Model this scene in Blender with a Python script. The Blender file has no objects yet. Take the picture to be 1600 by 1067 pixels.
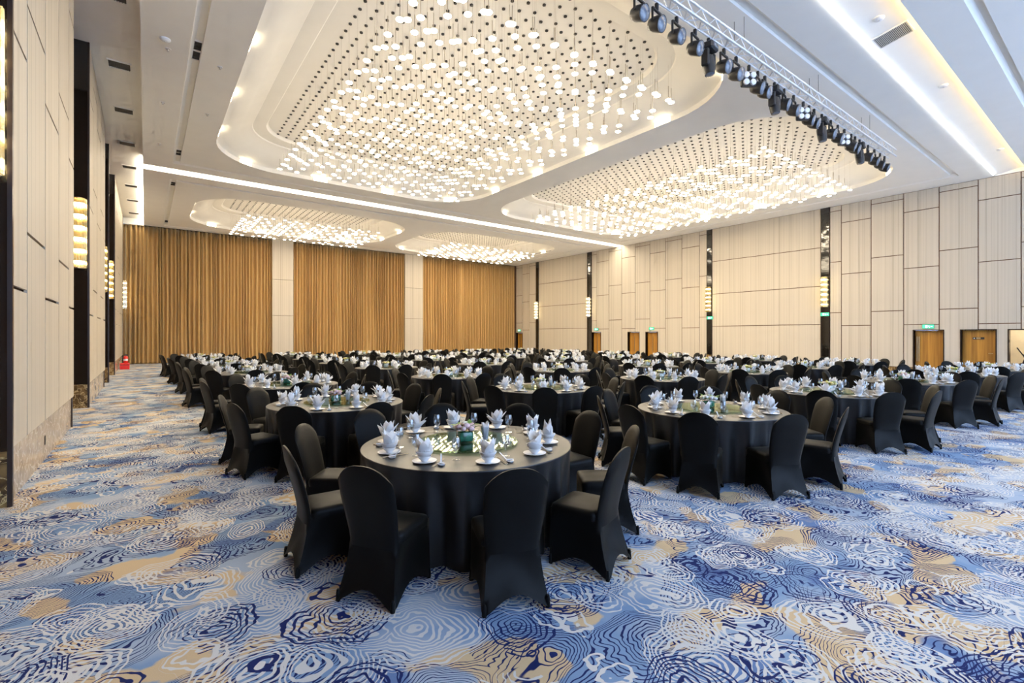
import bpy, bmesh, math, random
from mathutils import Vector, Matrix, noise as mnoise

random.seed(7)
PI = math.pi
scene = bpy.context.scene
col = scene.collection

# ------------------------------------------------------------------ camera
F_PX, HORIZON, EYE = 756.0, 524.0, 1.8
YAW = math.atan(572.0 / 756.0)
SA, CA = math.sin(YAW), math.cos(YAW)
cam_data = bpy.data.cameras.new('camera')
cam_data.sensor_fit = 'HORIZONTAL'
cam_data.sensor_width = 36.0
cam_data.lens = 36.0 * F_PX / 1600.0
cam_data.shift_y = -(533.5 - HORIZON) / 1600.0
cam_data.clip_start = 0.05
cam_data.clip_end = 200
cam = bpy.data.objects.new('camera', cam_data)
cam.location = (0, 0, EYE)
cam.rotation_euler = (PI / 2, 0, -YAW)
col.objects.link(cam)
scene.camera = cam

# ------------------------------------------------------------------ world, exposure
world = bpy.data.worlds.new('world')
scene.world = world
world.use_nodes = True
bg = world.node_tree.nodes['Background']
bg.inputs[0].default_value = (0.46, 0.65, 1.0, 1)
bg.inputs[1].default_value = 2.6
vs = scene.view_settings
vs.view_transform = 'Standard'
vs.look = 'None'
vs.gamma = 1.0
vs.use_curve_mapping = False
vs.exposure = 1.1
PENDANT_POWER = 22.0
COVE_POWER = 10.0
SCONCE_POWER = 9.0
scene.cycles.max_bounces = 5
scene.cycles.diffuse_bounces = 3
scene.cycles.glossy_bounces = 2
scene.cycles.transmission_bounces = 4
scene.cycles.transparent_max_bounces = 7
scene.cycles.caustics_reflective = False
scene.cycles.caustics_refractive = False
scene.cycles.sample_clamp_indirect = 6.0
scene.cycles.use_denoising = True
scene.cycles.use_adaptive_sampling = True
scene.cycles.adaptive_threshold = 0.1
scene.cycles.adaptive_min_samples = 14

# ------------------------------------------------------------------ helpers
MATS = {}


def nt_new(name):
    m = bpy.data.materials.new(name)
    m.use_nodes = True
    MATS[name] = m
    return m, m.node_tree.nodes, m.node_tree.links


def mat(name, rgb, rough=0.6, metal=0.0, var=0.0, vscale=6.0, bump=0.0, bscale=40.0, sheen=0.0, sheen_rgb=(1, 1, 1), stretch=None, spec=0.5, coat=0.0):
    m, N, L = nt_new(name)
    b = N['Principled BSDF']
    b.inputs['Roughness'].default_value = rough
    b.inputs['Metallic'].default_value = metal
    b.inputs['Specular IOR Level'].default_value = spec
    b.inputs['Coat Weight'].default_value = coat
    if sheen:
        b.inputs['Sheen Weight'].default_value = sheen
        b.inputs['Sheen Roughness'].default_value = 0.4
        b.inputs['Sheen Tint'].default_value = (*sheen_rgb, 1)
    tc = N.new('ShaderNodeTexCoord')
    src = tc.outputs['Object']
    if stretch:
        mp = N.new('ShaderNodeMapping')
        mp.inputs['Scale'].default_value = stretch
        L.new(src, mp.inputs['Vector'])
        src = mp.outputs['Vector']
    nz = N.new('ShaderNodeTexNoise')
    nz.inputs['Scale'].default_value = vscale
    nz.inputs['Detail'].default_value = 3
    L.new(src, nz.inputs['Vector'])
    rp = N.new('ShaderNodeValToRGB')
    rp.color_ramp.elements[0].position = 0.3
    rp.color_ramp.elements[1].position = 0.7
    lo = [c * (1 - var) for c in rgb]
    hi = [min(1, c * (1 + var)) for c in rgb]
    rp.color_ramp.elements[0].color = (*lo, 1)
    rp.color_ramp.elements[1].color = (*hi, 1)
    L.new(nz.outputs['Fac'], rp.inputs['Fac'])
    L.new(rp.outputs['Color'], b.inputs['Base Color'])
    if bump:
        n2 = N.new('ShaderNodeTexNoise')
        n2.inputs['Scale'].default_value = bscale
        L.new(src, n2.inputs['Vector'])
        bp = N.new('ShaderNodeBump')
        bp.inputs['Strength'].default_value = bump
        bp.inputs['Distance'].default_value = 0.01
        L.new(n2.outputs['Fac'], bp.inputs['Height'])
        L.new(bp.outputs['Normal'], b.inputs['Normal'])
    return m


def emit(name, rgb, strength):
    m, N, L = nt_new(name)
    N.remove(N['Principled BSDF'])
    e = N.new('ShaderNodeEmission')
    e.inputs[0].default_value = (*rgb, 1)
    e.inputs[1].default_value = strength
    L.new(e.outputs[0], N['Material Output'].inputs[0])
    return m


def glassy(name, tint, gloss_rgb, fac, rough=0.02, grow=0.75):
    """thin glass: mostly see-through, with a mirror share that grows at grazing angles"""
    m, N, L = nt_new(name)
    N.remove(N['Principled BSDF'])
    t = N.new('ShaderNodeBsdfTransparent')
    t.inputs[0].default_value = (*tint, 1)
    g = N.new('ShaderNodeBsdfGlossy')
    g.inputs[0].default_value = (*gloss_rgb, 1)
    g.inputs['Roughness'].default_value = rough
    lw = N.new('ShaderNodeLayerWeight')
    lw.inputs[0].default_value = 0.5
    pw = N.new('ShaderNodeMath')
    pw.operation = 'POWER'
    pw.inputs[1].default_value = 4.0
    L.new(lw.outputs['Facing'], pw.inputs[0])
    ad = N.new('ShaderNodeMath')
    ad.operation = 'MULTIPLY_ADD'
    ad.use_clamp = True
    ad.inputs[1].default_value = grow
    ad.inputs[2].default_value = fac
    L.new(pw.outputs[0], ad.inputs[0])
    mx = N.new('ShaderNodeMixShader')
    L.new(ad.outputs[0], mx.inputs[0])
    L.new(t.outputs[0], mx.inputs[1])
    L.new(g.outputs[0], mx.inputs[2])
    L.new(mx.outputs[0], N['Material Output'].inputs[0])
    return m


class MB:
    """collects faces; build() links them as one mesh object"""

    def __init__(self):
        self.v, self.f, self.m = [], [], []
        self.cur = 0

    def quad(self, a, b, c, d):
        n = len(self.v)
        self.v += [a, b, c, d]
        self.f.append((n, n + 1, n + 2, n + 3))
        self.m.append(self.cur)

    def box(self, x0, y0, z0, x1, y1, z1):
        n = len(self.v)
        self.v += [(x0, y0, z0), (x1, y0, z0), (x1, y1, z0), (x0, y1, z0), (x0, y0, z1), (x1, y0, z1), (x1, y1, z1), (x0, y1, z1)]
        for q in ((0, 3, 2, 1), (4, 5, 6, 7), (0, 1, 5, 4), (1, 2, 6, 5), (2, 3, 7, 6), (3, 0, 4, 7)):
            self.f.append(tuple(n + k for k in q))
            self.m.append(self.cur)
        return self

    def bevbox(self, x0, y0, z0, x1, y1, z1, b):
        """box with chamfered edges all round"""
        bm = bmesh.new()
        bmesh.ops.create_cube(bm, size=1.0)
        for v in bm.verts:
            v.co = Vector(((x0 + x1) / 2 + v.co.x * (x1 - x0), (y0 + y1) / 2 + v.co.y * (y1 - y0), (z0 + z1) / 2 + v.co.z * (z1 - z0)))
        bmesh.ops.bevel(bm, geom=bm.edges[:], offset=b, segments=1, affect='EDGES')
        n = len(self.v)
        bm.verts.index_update()
        self.v += [tuple(v.co) for v in bm.verts]
        for f in bm.faces:
            self.f.append(tuple(n + v.index for v in f.verts))
            self.m.append(self.cur)
        bm.free()
        return self

    def rings(self, rings, close=True, cap0=False, cap1=False, flip=False):
        n = len(self.v)
        k = len(rings[0])
        for r in rings:
            self.v += [tuple(p) for p in r]
        last = k if close else k - 1
        for i in range(len(rings) - 1):
            for j in range(last):
                a, b = n + i * k + j, n + i * k + (j + 1) % k
                c, d = b + k, a + k
                self.f.append((d, c, b, a) if flip else (a, b, c, d))
                self.m.append(self.cur)
        if cap0:
            q = tuple(n + j for j in range(k))
            self.f.append(q if flip else q[::-1])
            self.m.append(self.cur)
        if cap1:
            q = tuple(n + (len(rings) - 1) * k + j for j in range(k))
            self.f.append(q[::-1] if flip else q)
            self.m.append(self.cur)
        return self

    def lathe(self, prof, n=16, c=(0, 0, 0), cap0=False, cap1=False):
        self.rings([[(c[0] + r * math.cos(2 * PI * j / n), c[1] + r * math.sin(2 * PI * j / n), c[2] + z) for j in range(n)] for r, z in prof], True, cap0, cap1)
        return self

    def tube(self, p0, p1, r, n=6, r1=None, caps=True):
        p0, p1 = Vector(p0), Vector(p1)
        d = (p1 - p0).normalized()
        u = d.orthogonal().normalized()
        w = d.cross(u)
        r1 = r if r1 is None else r1
        rr = []
        for p, q in ((p0, r), (p1, r1)):
            rr.append([p + (u * math.cos(2 * PI * j / n) + w * math.sin(2 * PI * j / n)) * q for j in range(n)])
        self.rings(rr, True, caps, caps)
        return self

    def sheet(self, rows, off):
        """thin solid sheet from rows of points, second side displaced by off(point)"""
        r2 = [[Vector(p) + off(Vector(p)) for p in r] for r in rows]
        self.rings(rows, False)
        self.rings(r2, False, flip=True)
        edge1 = list(rows[0]) + [r[-1] for r in rows[1:]] + list(rows[-1])[::-1][1:] + [r[0] for r in rows[::-1][1:-1]]
        edge2 = list(r2[0]) + [r[-1] for r in r2[1:]] + list(r2[-1])[::-1][1:] + [r[0] for r in r2[::-1][1:-1]]
        self.rings([edge2, edge1], True)
        return self

    def add(self, other, mtx=None, matoff=0):
        n = len(self.v)
        if mtx is None:
            self.v += other.v
        else:
            self.v += [tuple(mtx @ Vector(p)) for p in other.v]
        self.f += [tuple(n + k for k in q) for q in other.f]
        self.m += [k + matoff for k in other.m]
        return self

    def mesh(self, name, mats, smooth=False, angle=None):
        me = bpy.data.meshes.new(name)
        me.from_pydata([tuple(p) for p in self.v], [], self.f)
        for mm in (mats if isinstance(mats, (list, tuple)) else [mats]):
            me.materials.append(mm)
        if any(self.m):
            me.polygons.foreach_set('material_index', self.m)
        if smooth:
            me.polygons.foreach_set('use_smooth', [True] * len(self.f))
            if angle:
                me.set_sharp_from_angle(angle=math.radians(angle))
        me.update()
        return me

    def build(self, name, mats, parent=None, smooth=False, angle=None, weld=False):
        me = self.mesh(name, mats, smooth, None if weld else angle)
        if weld:
            bm = bmesh.new()
            bm.from_mesh(me)
            bmesh.ops.remove_doubles(bm, verts=bm.verts, dist=0.0004)
            bmesh.ops.recalc_face_normals(bm, faces=bm.faces)
            bm.to_mesh(me)
            bm.free()
            if smooth and angle:
                me.set_sharp_from_angle(angle=math.radians(angle))
        return ob(name, me, parent)


def ob(name, me, parent=None, loc=None, rot=None):
    o = bpy.data.objects.new(name, me)
    col.objects.link(o)
    if parent is not None:
        o.parent = parent
    if loc is not None:
        o.location = loc
    if rot is not None:
        o.rotation_euler = rot
    return o


def empty(name, loc=(0, 0, 0), rz=0.0, rot=None):
    o = bpy.data.objects.new(name, None)
    o.empty_display_size = 0.1
    o.location = loc
    o.rotation_euler = rot if rot is not None else (0, 0, rz)
    col.objects.link(o)
    return o


def tag(o, label, cat, group=None, kind=None):
    o['label'] = label
    o['category'] = cat
    if group:
        o['group'] = group
    if kind:
        o['kind'] = kind
    return o


def structure(o, label=None):
    o['kind'] = 'structure'
    if label:
        o['label'] = label
    return o


# ------------------------------------------------------------------ materials
mat('ceiling_white', (0.89, 0.86, 0.80), 0.75, var=0.015, vscale=1.5)
mat('ceiling_far', (0.80, 0.78, 0.76), 0.75, var=0.015)
mat('grille_dark', (0.045, 0.042, 0.04), 0.6, var=0.1)
mat('grille_frame', (0.55, 0.52, 0.48), 0.5, var=0.05)
mat('joint_brown', (0.16, 0.085, 0.05), 0.7, var=0.1)
mat('black_glass', (0.012, 0.010, 0.008), 0.06, var=0.2, spec=0.7, coat=0.4)
mat('bronze_trim', (0.05, 0.035, 0.03), 0.3, metal=0.6, var=0.1)
mat('chair_fabric', (0.003, 0.003, 0.003), 0.5, var=0.12, vscale=30, sheen=0.07, sheen_rgb=(1.0, 0.84, 0.55), bump=0.05, bscale=400, spec=0.14)
mat('cloth_black', (0.010, 0.0105, 0.012), 0.38, var=0.12, vscale=20, sheen=0.16, sheen_rgb=(1.0, 0.86, 0.65), bump=0.04, bscale=500, spec=0.5)
mat('porcelain', (0.86, 0.86, 0.86), 0.18, var=0.01)
mat('napkin_white', (0.93, 0.93, 0.93), 0.8, var=0.02, vscale=12)
mat('chopstick_wood', (0.55, 0.42, 0.25), 0.45, var=0.15, vscale=40)
mat('leaf_green', (0.16, 0.30, 0.04), 0.5, var=0.35, vscale=25)
mat('leaf_lime', (0.42, 0.50, 0.08), 0.5, var=0.3, vscale=25)
mat('petal_pink', (0.80, 0.56, 0.55), 0.6, var=0.15, vscale=40)
mat('petal_cream', (0.85, 0.78, 0.62), 0.6, var=0.12, vscale=40)
mat('petal_white', (0.86, 0.83, 0.80), 0.6, var=0.08, vscale=40)
mat('petal_yellow', (0.80, 0.68, 0.28), 0.6, var=0.15, vscale=40)
mat('vase_clear', (0.62, 0.68, 0.60), 0.1, var=0.1, vscale=20, coat=0.5)
mat('vase_green', (0.025, 0.15, 0.085), 0.1, var=0.5, vscale=20, coat=0.5)
mat('steel_rod', (0.25, 0.22, 0.18), 0.35, metal=0.8, var=0.05)
mat('pendant_rod', (0.42, 0.36, 0.28), 0.4, metal=0.3, var=0.05)
mat('truss_alu', (0.72, 0.74, 0.77), 0.35, metal=0.5, var=0.05)
mat('fixture_black', (0.018, 0.018, 0.02), 0.45, var=0.2)
mat('lens_grey', (0.13, 0.15, 0.19), 0.15, var=0.2, vscale=30, coat=0.5)
mat('lens_white', (0.80, 0.80, 0.80), 0.2, var=0.05)
mat('red_paint', (0.75, 0.02, 0.012), 0.4, var=0.08)
mat('white_plastic', (0.80, 0.80, 0.80), 0.5, var=0.02)
mat('dark_plastic', (0.02, 0.02, 0.02), 0.5, var=0.1)
mat('brass', (0.65, 0.48, 0.25), 0.3, metal=0.9, var=0.05)
mat('sconce_gold', (0.55, 0.42, 0.22), 0.25, metal=0.8, var=0.1)
mat('exit_green', (0.05, 0.45, 0.22), 0.4, var=0.05)
emit('pendant_glow', (1.0, 0.84, 0.60), PENDANT_POWER)
emit('pendant_cap', (1.0, 0.84, 0.60), 1.2)
emit('cove_warm', (1.0, 0.90, 0.72), COVE_POWER)
emit('cove_deep_warm', (1.0, 0.74, 0.38), 22.0)
emit('led_cool', (0.85, 0.92, 1.0), 6.0)
emit('sconce_glow', (1.0, 0.86, 0.58), SCONCE_POWER)
emit('exit_glow', (0.10, 0.75, 0.38), 0.9)
emit('exit_mark', (0.85, 1.0, 0.9), 1.3)
glassy('drink_glass', (0.95, 0.97, 0.99), (1, 1, 1), 0.12)
glassy('susan_glass', (0.62, 0.72, 0.60), (0.95, 1.0, 0.93), 0.07, 0.02, 0.35)
glassy('crystal', (0.98, 0.94, 0.80), (1.0, 0.93, 0.72), 0.22, 0.12)


def make_panel_mat():
    """pale timber veneer with irregular fine upright lines"""
    m, N, L = nt_new('wall_veneer')
    b = N['Principled BSDF']
    b.inputs['Roughness'].default_value = 0.55
    tc = N.new('ShaderNodeTexCoord')
    mp = N.new('ShaderNodeMapping')
    mp.inputs['Scale'].default_value = (9, 9, 0.03)
    L.new(tc.outputs['Object'], mp.inputs['Vector'])
    n1 = N.new('ShaderNodeTexNoise')
    n1.inputs['Scale'].default_value = 1.0
    n1.inputs['Detail'].default_value = 4
    n1.inputs['Roughness'].default_value = 0.75
    L.new(mp.outputs[0], n1.inputs['Vector'])
    r1 = N.new('ShaderNodeValToRGB')
    e = r1.color_ramp.elements
    e[0].position, e[0].color = 0.30, (0.35, 0.295, 0.22, 1)
    e[1].position, e[1].color = 0.46, (0.52, 0.455, 0.36, 1)
    x = e.new(0.62)
    x.color = (0.57, 0.50, 0.40, 1)
    x = e.new(0.75)
    x.color = (0.47, 0.41, 0.32, 1)
    L.new(n1.outputs['Fac'], r1.inputs['Fac'])
    L.new(r1.outputs['Color'], b.inputs['Base Color'])
    bp = N.new('ShaderNodeBump')
    bp.inputs['Strength'].default_value = 0.25
    bp.inputs['Distance'].default_value = 0.01
    L.new(n1.outputs['Fac'], bp.inputs['Height'])
    L.new(bp.outputs['Normal'], b.inputs['Normal'])


def make_door_mat():
    m, N, L = nt_new('door_wood')
    b = N['Principled BSDF']
    b.inputs['Roughness'].default_value = 0.4
    tc = N.new('ShaderNodeTexCoord')
    mp = N.new('ShaderNodeMapping')
    mp.inputs['Scale'].default_value = (7, 7, 0.25)
    L.new(tc.outputs['Object'], mp.inputs['Vector'])
    n1 = N.new('ShaderNodeTexNoise')
    n1.inputs['Scale'].default_value = 1.5
    n1.inputs['Detail'].default_value = 5
    L.new(mp.outputs[0], n1.inputs['Vector'])
    r1 = N.new('ShaderNodeValToRGB')
    e = r1.color_ramp.elements
    e[0].position, e[0].color = 0.32, (0.26, 0.105, 0.012, 1)
    e[1].position, e[1].color = 0.68, (0.50, 0.24, 0.035, 1)
    L.new(n1.outputs['Fac'], r1.inputs['Fac'])
    L.new(r1.outputs['Color'], b.inputs['Base Color'])


def make_marble(name, dark, light, vein, scale):
    m, N, L = nt_new(name)
    b = N['Principled BSDF']
    b.inputs['Roughness'].default_value = 0.22
    tc = N.new('ShaderNodeTexCoord')
    n0 = N.new('ShaderNodeTexNoise')
    n0.inputs['Scale'].default_value = scale
    n0.inputs['Detail'].default_value = 6
    n0.inputs['Distortion'].default_value = 1.2
    L.new(tc.outputs['Object'], n0.inputs['Vector'])
    r = N.new('ShaderNodeValToRGB')
    e = r.color_ramp.elements
    e[0].position, e[0].color = 0.35, (*dark, 1)
    e[1].position, e[1].color = 0.65, (*light, 1)
    L.new(n0.outputs['Fac'], r.inputs['Fac'])
    vo = N.new('ShaderNodeTexVoronoi')
    vo.feature = 'DISTANCE_TO_EDGE'
    vo.inputs['Scale'].default_value = scale * 2.2
    mixv = N.new('ShaderNodeMix')
    mixv.data_type = 'VECTOR'
    mixv.inputs[0].default_value = 0.25
    L.new(tc.outputs['Object'], mixv.inputs[4])
    L.new(n0.outputs['Color'], mixv.inputs[5])
    L.new(mixv.outputs[1], vo.inputs['Vector'])
    lt = N.new('ShaderNodeMath')
    lt.operation = 'LESS_THAN'
    lt.inputs[1].default_value = 0.035
    L.new(vo.outputs['Distance'], lt.inputs[0])
    mx = N.new('ShaderNodeMix')
    mx.data_type = 'RGBA'
    L.new(lt.outputs[0], mx.inputs[0])
    L.new(r.outputs['Color'], mx.inputs[6])
    mx.inputs[7].default_value = (*vein, 1)
    L.new(mx.outputs[2], b.inputs['Base Color'])


def make_curtain_mat():
    m, N, L = nt_new('curtain_gold')
    b = N['Principled BSDF']
    b.inputs['Roughness'].default_value = 0.6
    b.inputs['Sheen Weight'].default_value = 0.3
    b.inputs['Sheen Tint'].default_value = (1.0, 0.85, 0.6, 1)
    tc = N.new('ShaderNodeTexCoord')
    mp = N.new('ShaderNodeMapping')
    mp.inputs['Scale'].default_value = (3, 3, 0.15)
    L.new(tc.outputs['Object'], mp.inputs['Vector'])
    n1 = N.new('ShaderNodeTexNoise')
    n1.inputs['Scale'].default_value = 2.0
    n1.inputs['Detail'].default_value = 3
    L.new(mp.outputs[0], n1.inputs['Vector'])
    r1 = N.new('ShaderNodeValToRGB')
    e = r1.color_ramp.elements
    e[0].position, e[0].color = 0.3, (0.44, 0.26, 0.085, 1)
    e[1].position, e[1].color = 0.7, (0.54, 0.335, 0.12, 1)
    L.new(n1.outputs['Fac'], r1.inputs['Fac'])
    L.new(r1.outputs['Color'], b.inputs['Base Color'])


def make_carpet_mat():
    m, N, L = nt_new('carpet_swirl')
    b = N['Principled BSDF']
    b.inputs['Roughness'].default_value = 0.95
    b.inputs['Specular IOR Level'].default_value = 0.1
    tc = N.new('ShaderNodeTexCoord')
    P = tc.outputs['Object']

    def math_(op, a, bb=None, c=None, clamp=False):
        n = N.new('ShaderNodeMath')
        n.operation = op
        n.use_clamp = clamp
        for i, x in enumerate((a, bb, c)):
            if x is None:
                continue
            if isinstance(x, (int, float)):
                n.inputs[i].default_value = x
            else:
                L.new(x, n.inputs[i])
        return n.outputs[0]

    def vmath(op, a, bb):
        n = N.new('ShaderNodeVectorMath')
        n.operation = op
        for i, x in enumerate((a, bb)):
            if isinstance(x, tuple):
                n.inputs[i].default_value = x
            elif isinstance(x, (int, float)):
                n.inputs['Scale'].default_value = x
            else:
                L.new(x, n.inputs[i])
        return n.outputs[0]

    def noise(vec, sc, det=2.0, col_=False):
        n = N.new('ShaderNodeTexNoise')
        n.inputs['Scale'].default_value = sc
        n.inputs['Detail'].default_value = det
        L.new(vec, n.inputs['Vector'])
        return n.outputs['Color'] if col_ else n.outputs['Fac']

    def warp(vec, sc, amt, det=1.0):
        w = vmath('SUBTRACT', noise(vec, sc, det, True), (0.5, 0.5, 0.5))
        w = vmath('SCALE', w, amt)
        return vmath('ADD', vec, w)

    def step(val, at, width):
        mr = N.new('ShaderNodeMapRange')
        mr.inputs[1].default_value = at - width
        mr.inputs[2].default_value = at + width
        L.new(val, mr.inputs[0])
        return mr.outputs[0]

    def mixc(f, a, bb):
        n = N.new('ShaderNodeMix')
        n.data_type = 'RGBA'
        for i, x in ((0, f), (6, a), (7, bb)):
            if isinstance(x, tuple):
                n.inputs[i].default_value = (*x, 1)
            else:
                L.new(x, n.inputs[i])
        return n.outputs[2]

    def contour(offset, scale, rings, outer, cut, wamt, thick, mapping=(1, 1, 1)):
        v = vmath('MULTIPLY', vmath('ADD', P, offset), tuple(1.55 * q_ for q_ in mapping))
        v = warp(v, 1.3, wamt, 1.0)
        v = warp(v, 6.0, 0.11, 1.0)
        vo = N.new('ShaderNodeTexVoronoi')
        vo.inputs['Scale'].default_value = scale
        L.new(v, vo.inputs['Vector'])
        d = vo.outputs['Distance']
        sep = N.new('ShaderNodeSeparateColor')
        L.new(vo.outputs['Color'], sep.inputs[0])
        ang = math_('MULTIPLY', d, rings * 2 * PI)
        s = math_('SINE', ang)
        tn = noise(P, 2.2, 1.0)
        th = math_('MULTIPLY_ADD', tn, 1.4, thick - 0.7)
        line = step(math_('SUBTRACT', s, th), 0.0, 0.12)
        rim = math_('MULTIPLY_ADD', sep.outputs[1], 0.22, outer)
        inside = math_('LESS_THAN', d, rim)
        sel = math_('GREATER_THAN', sep.outputs[0], cut)
        return math_('MULTIPLY', math_('MULTIPLY', line, inside), sel)

    # ground: drifting blues with beige islands
    pb = vmath('MULTIPLY', P, (1.3, 1.5, 1.0))
    pb = warp(pb, 2.6, 0.40, 4.0)
    base = mixc(step(noise(pb, 0.9, 2.0), 0.52, 0.05), (0.24, 0.36, 0.55), (0.42, 0.50, 0.61))
    pb2 = vmath('ADD', pb, (7.3, 2.1, 0))
    base = mixc(step(noise(pb2, 1.25, 1.5), 0.555, 0.012), base, (0.72, 0.54, 0.32))
    pb3 = vmath('ADD', pb, (3.7, 9.4, 0))
    base = mixc(step(noise(pb3, 1.1, 1.0), 0.66, 0.02), base, (0.16, 0.25, 0.46))
    navy2 = contour((11.3, 4.7, 0), 0.95, 24.0, 0.56, 0.04, 0.70, 0.58, (1.0, 1.4, 1))
    navy = contour((3.1, 8.2, 0), 1.25, 16.0, 0.40, 0.28, 0.45, 0.50)
    white = contour((0.4, 1.7, 0), 1.15, 19.0, 0.50, 0.02, 0.45, 0.32)
    white2 = contour((21.4, 13.7, 0), 1.35, 15.0, 0.38, 0.30, 0.40, 0.40, (1.2, 1.0, 1))
    c = mixc(navy2, base, (0.018, 0.028, 0.12))
    c = mixc(white, c, (0.74, 0.72, 0.68))
    c = mixc(navy, c, (0.02, 0.03, 0.13))
    c = mixc(white2, c, (0.76, 0.74, 0.70))
    pile = mixc(step(noise(P, 260.0, 1.0), 0.5, 0.25), (0.86, 0.86, 0.86), (1.0, 1.0, 1.0))
    mm = N.new('ShaderNodeMix')
    mm.data_type = 'RGBA'
    mm.blend_type = 'MULTIPLY'
    mm.inputs[0].default_value = 1.0
    L.new(c, mm.inputs[6])
    L.new(pile, mm.inputs[7])
    L.new(mm.outputs[2], b.inputs['Base Color'])


def add_translucence(m, rgb, fac):
    N, L = m.node_tree.nodes, m.node_tree.links
    t = N.new('ShaderNodeBsdfTranslucent')
    t.inputs[0].default_value = (*rgb, 1)
    mx = N.new('ShaderNodeMixShader')
    mx.inputs[0].default_value = fac
    L.new(N['Principled BSDF'].outputs[0], mx.inputs[1])
    L.new(t.outputs[0], mx.inputs[2])
    L.new(mx.outputs[0], N['Material Output'].inputs[0])


add_translucence(MATS['napkin_white'], (0.95, 0.95, 0.95), 0.4)
make_panel_mat()
make_door_mat()
make_marble('marble_tan', (0.34, 0.25, 0.17), (0.52, 0.41, 0.30), (0.66, 0.56, 0.44), 3.0)
make_marble('marble_brown', (0.06, 0.03, 0.01), (0.28, 0.16, 0.05), (0.60, 0.42, 0.18), 4.0)
make_curtain_mat()
make_carpet_mat()
M = MATS

# ------------------------------------------------------------------ room sizes
H = 8.75          # main ceiling
HS = 9.10         # raised strip by the left wall
XL, XR = -1.16, 29.6
Y0, Y1 = -9.0, 38.4
XE = -0.10        # edge of the main ceiling next to the strip

# ------------------------------------------------------------------ floor
fl = MB().box(XL - 2.5, Y0, -0.15, XR + 6, Y1 + 1.0, 0.0).build('floor', M['carpet_swirl'])
structure(fl, 'blue carpet with white and navy contour swirls and beige patches')


# ------------------------------------------------------------------ ceiling
def rrect(x0, y0, x1, y1, r, z, n=10):
    pts = []
    for cx, cy, a0 in ((x1 - r, y0 + r, -PI / 2), (x1 - r, y1 - r, 0), (x0 + r, y1 - r, PI / 2), (x0 + r, y0 + r, PI)):
        for k in range(n + 1):
            a = a0 + PI / 2 * k / n
            pts.append((cx + r * math.cos(a), cy + r * math.sin(a), z))
    return pts


def rect(x0, y0, x1, y1, z):
    return [(x0, y0, z), (x1, y0, z), (x1, y1, z), (x0, y1, z)]


def filled(mb, outer, holes):
    bm = bmesh.new()
    edges = []
    for loop in [outer] + holes:
        vv = [bm.verts.new(p) for p in loop]
        edges += [bm.edges.new((vv[k], vv[(k + 1) % len(vv)])) for k in range(len(vv))]
    bmesh.ops.triangle_fill(bm, edges=edges, use_beauty=True, use_dissolve=False)
    bm.verts.index_update()
    n = len(mb.v)
    mb.v += [tuple(v.co) for v in bm.verts]
    for f in bm.faces:
        ids = [n + v.index for v in f.verts]
        if f.normal.z > 0:
            ids = ids[::-1]
        mb.f.append(tuple(ids))
        mb.m.append(mb.cur)
    bm.free()


def walls_up(mb, loop, z0, z1, flip=False):
    mb.rings([[(p[0], p[1], z0) for p in loop], [(p[0], p[1], z1) for p in loop]], True, flip=flip)


TRAYS = [(2.0, 6.5, 13.6, 22.7), (15.2, 6.4, 26.8, 22.9), (2.05, 28.0, 13.8, 36.6), (15.2, 28.0, 26.8, 37.0)]
TR = 2.7
zoneB = (XE, 4.10, XR, 24.65)
zoneA = (XE, 25.35, XR, Y1)
zoneC = (XE, Y0, XR, 3.15)
grooves = {'A': (0.85, 26.3, 28.2, 37.75), 'B': (0.85, 5.05, 28.2, 23.85), 'C': (0.85, -8.0, 28.2, 2.35)}
GW, GD = 0.24, 0.09

cm = MB()
for key, zone, trays in (('A', zoneA, TRAYS[2:]), ('B', zoneB, TRAYS[:2]), ('C', zoneC, [])):
    g = grooves[key]
    gi = (g[0] + GW, g[1] + GW, g[2] - GW, g[3] - GW)
    go_, gi_ = rect(*g, H), rect(*gi, H)
    filled(cm, rect(*zone, H), [go_])
    filled(cm, gi_, [rrect(*t, TR, H) for t in trays])
    # groove with one sloping side
    slope = rect(g[0] + 0.10, g[1] + 0.10, g[2] - 0.10, g[3] - 0.10, H + GD)
    cm.rings([go_, slope], True)
    cm.rings([slope, [(p[0], p[1], H + GD) for p in gi_]], True)
    cm.rings([[(p[0], p[1], H + GD) for p in gi_], gi_], True)
    if key == 'A':
        cm.quad((XE, zone[1], H), (XR, zone[1], H), (XR, zone[1], H + 0.5), (XE, zone[1], H + 0.5))
        cm.quad((XE, zone[1], H), (XE, zone[1], H + 0.6), (XE, zone[3], H + 0.6), (XE, zone[3], H))
    if key == 'B':
        cm.quad((XE, zone[3], H), (XE, zone[3], H + 0.5), (XR, zone[3], H + 0.5), (XR, zone[3], H))
        cm.quad((XE, zone[1], H), (XR, zone[1], H), (XR, zone[1], H + 0.3), (XE, zone[1], H + 0.3))
        cm.quad((XE, zone[1], H), (XE, zone[1], H + 0.6), (XE, zone[3], H + 0.6), (XE, zone[3], H))
    if key == 'C':
        cm.quad((XE, zone[3], H), (XE, zone[3], H + 0.06), (XR, zone[3], H + 0.06), (XR, zone[3], H))
        cm.quad((XE, zone[1], H), (XE, zone[1], H + 0.6), (XE, zone[3], H + 0.6), (XE, zone[3], H))
# tops of the two cross slots and of the raised strip
cm.box(XE, 24.4, 9.1, XR, 25.6, 9.2)
cm.quad((XE, 4.10, H + 0.03), (XE, 2.6, 9.06), (XR, 2.6, 9.06), (XR, 4.10, H + 0.03))
cm.box(XE, 2.55, H + 0.06, XR, 2.6, 9.12)
cm.box(XR - 0.06, 2.5, H - 0.001, XR - 0.04, 4.2, 9.2)
cm.box(XR - 0.06, 24.6, H - 0.001, XR - 0.04, 25.4, 9.2)
cm.box(XL - 1.2, Y0, HS, 0.3, Y1, HS + 0.1)
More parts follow.
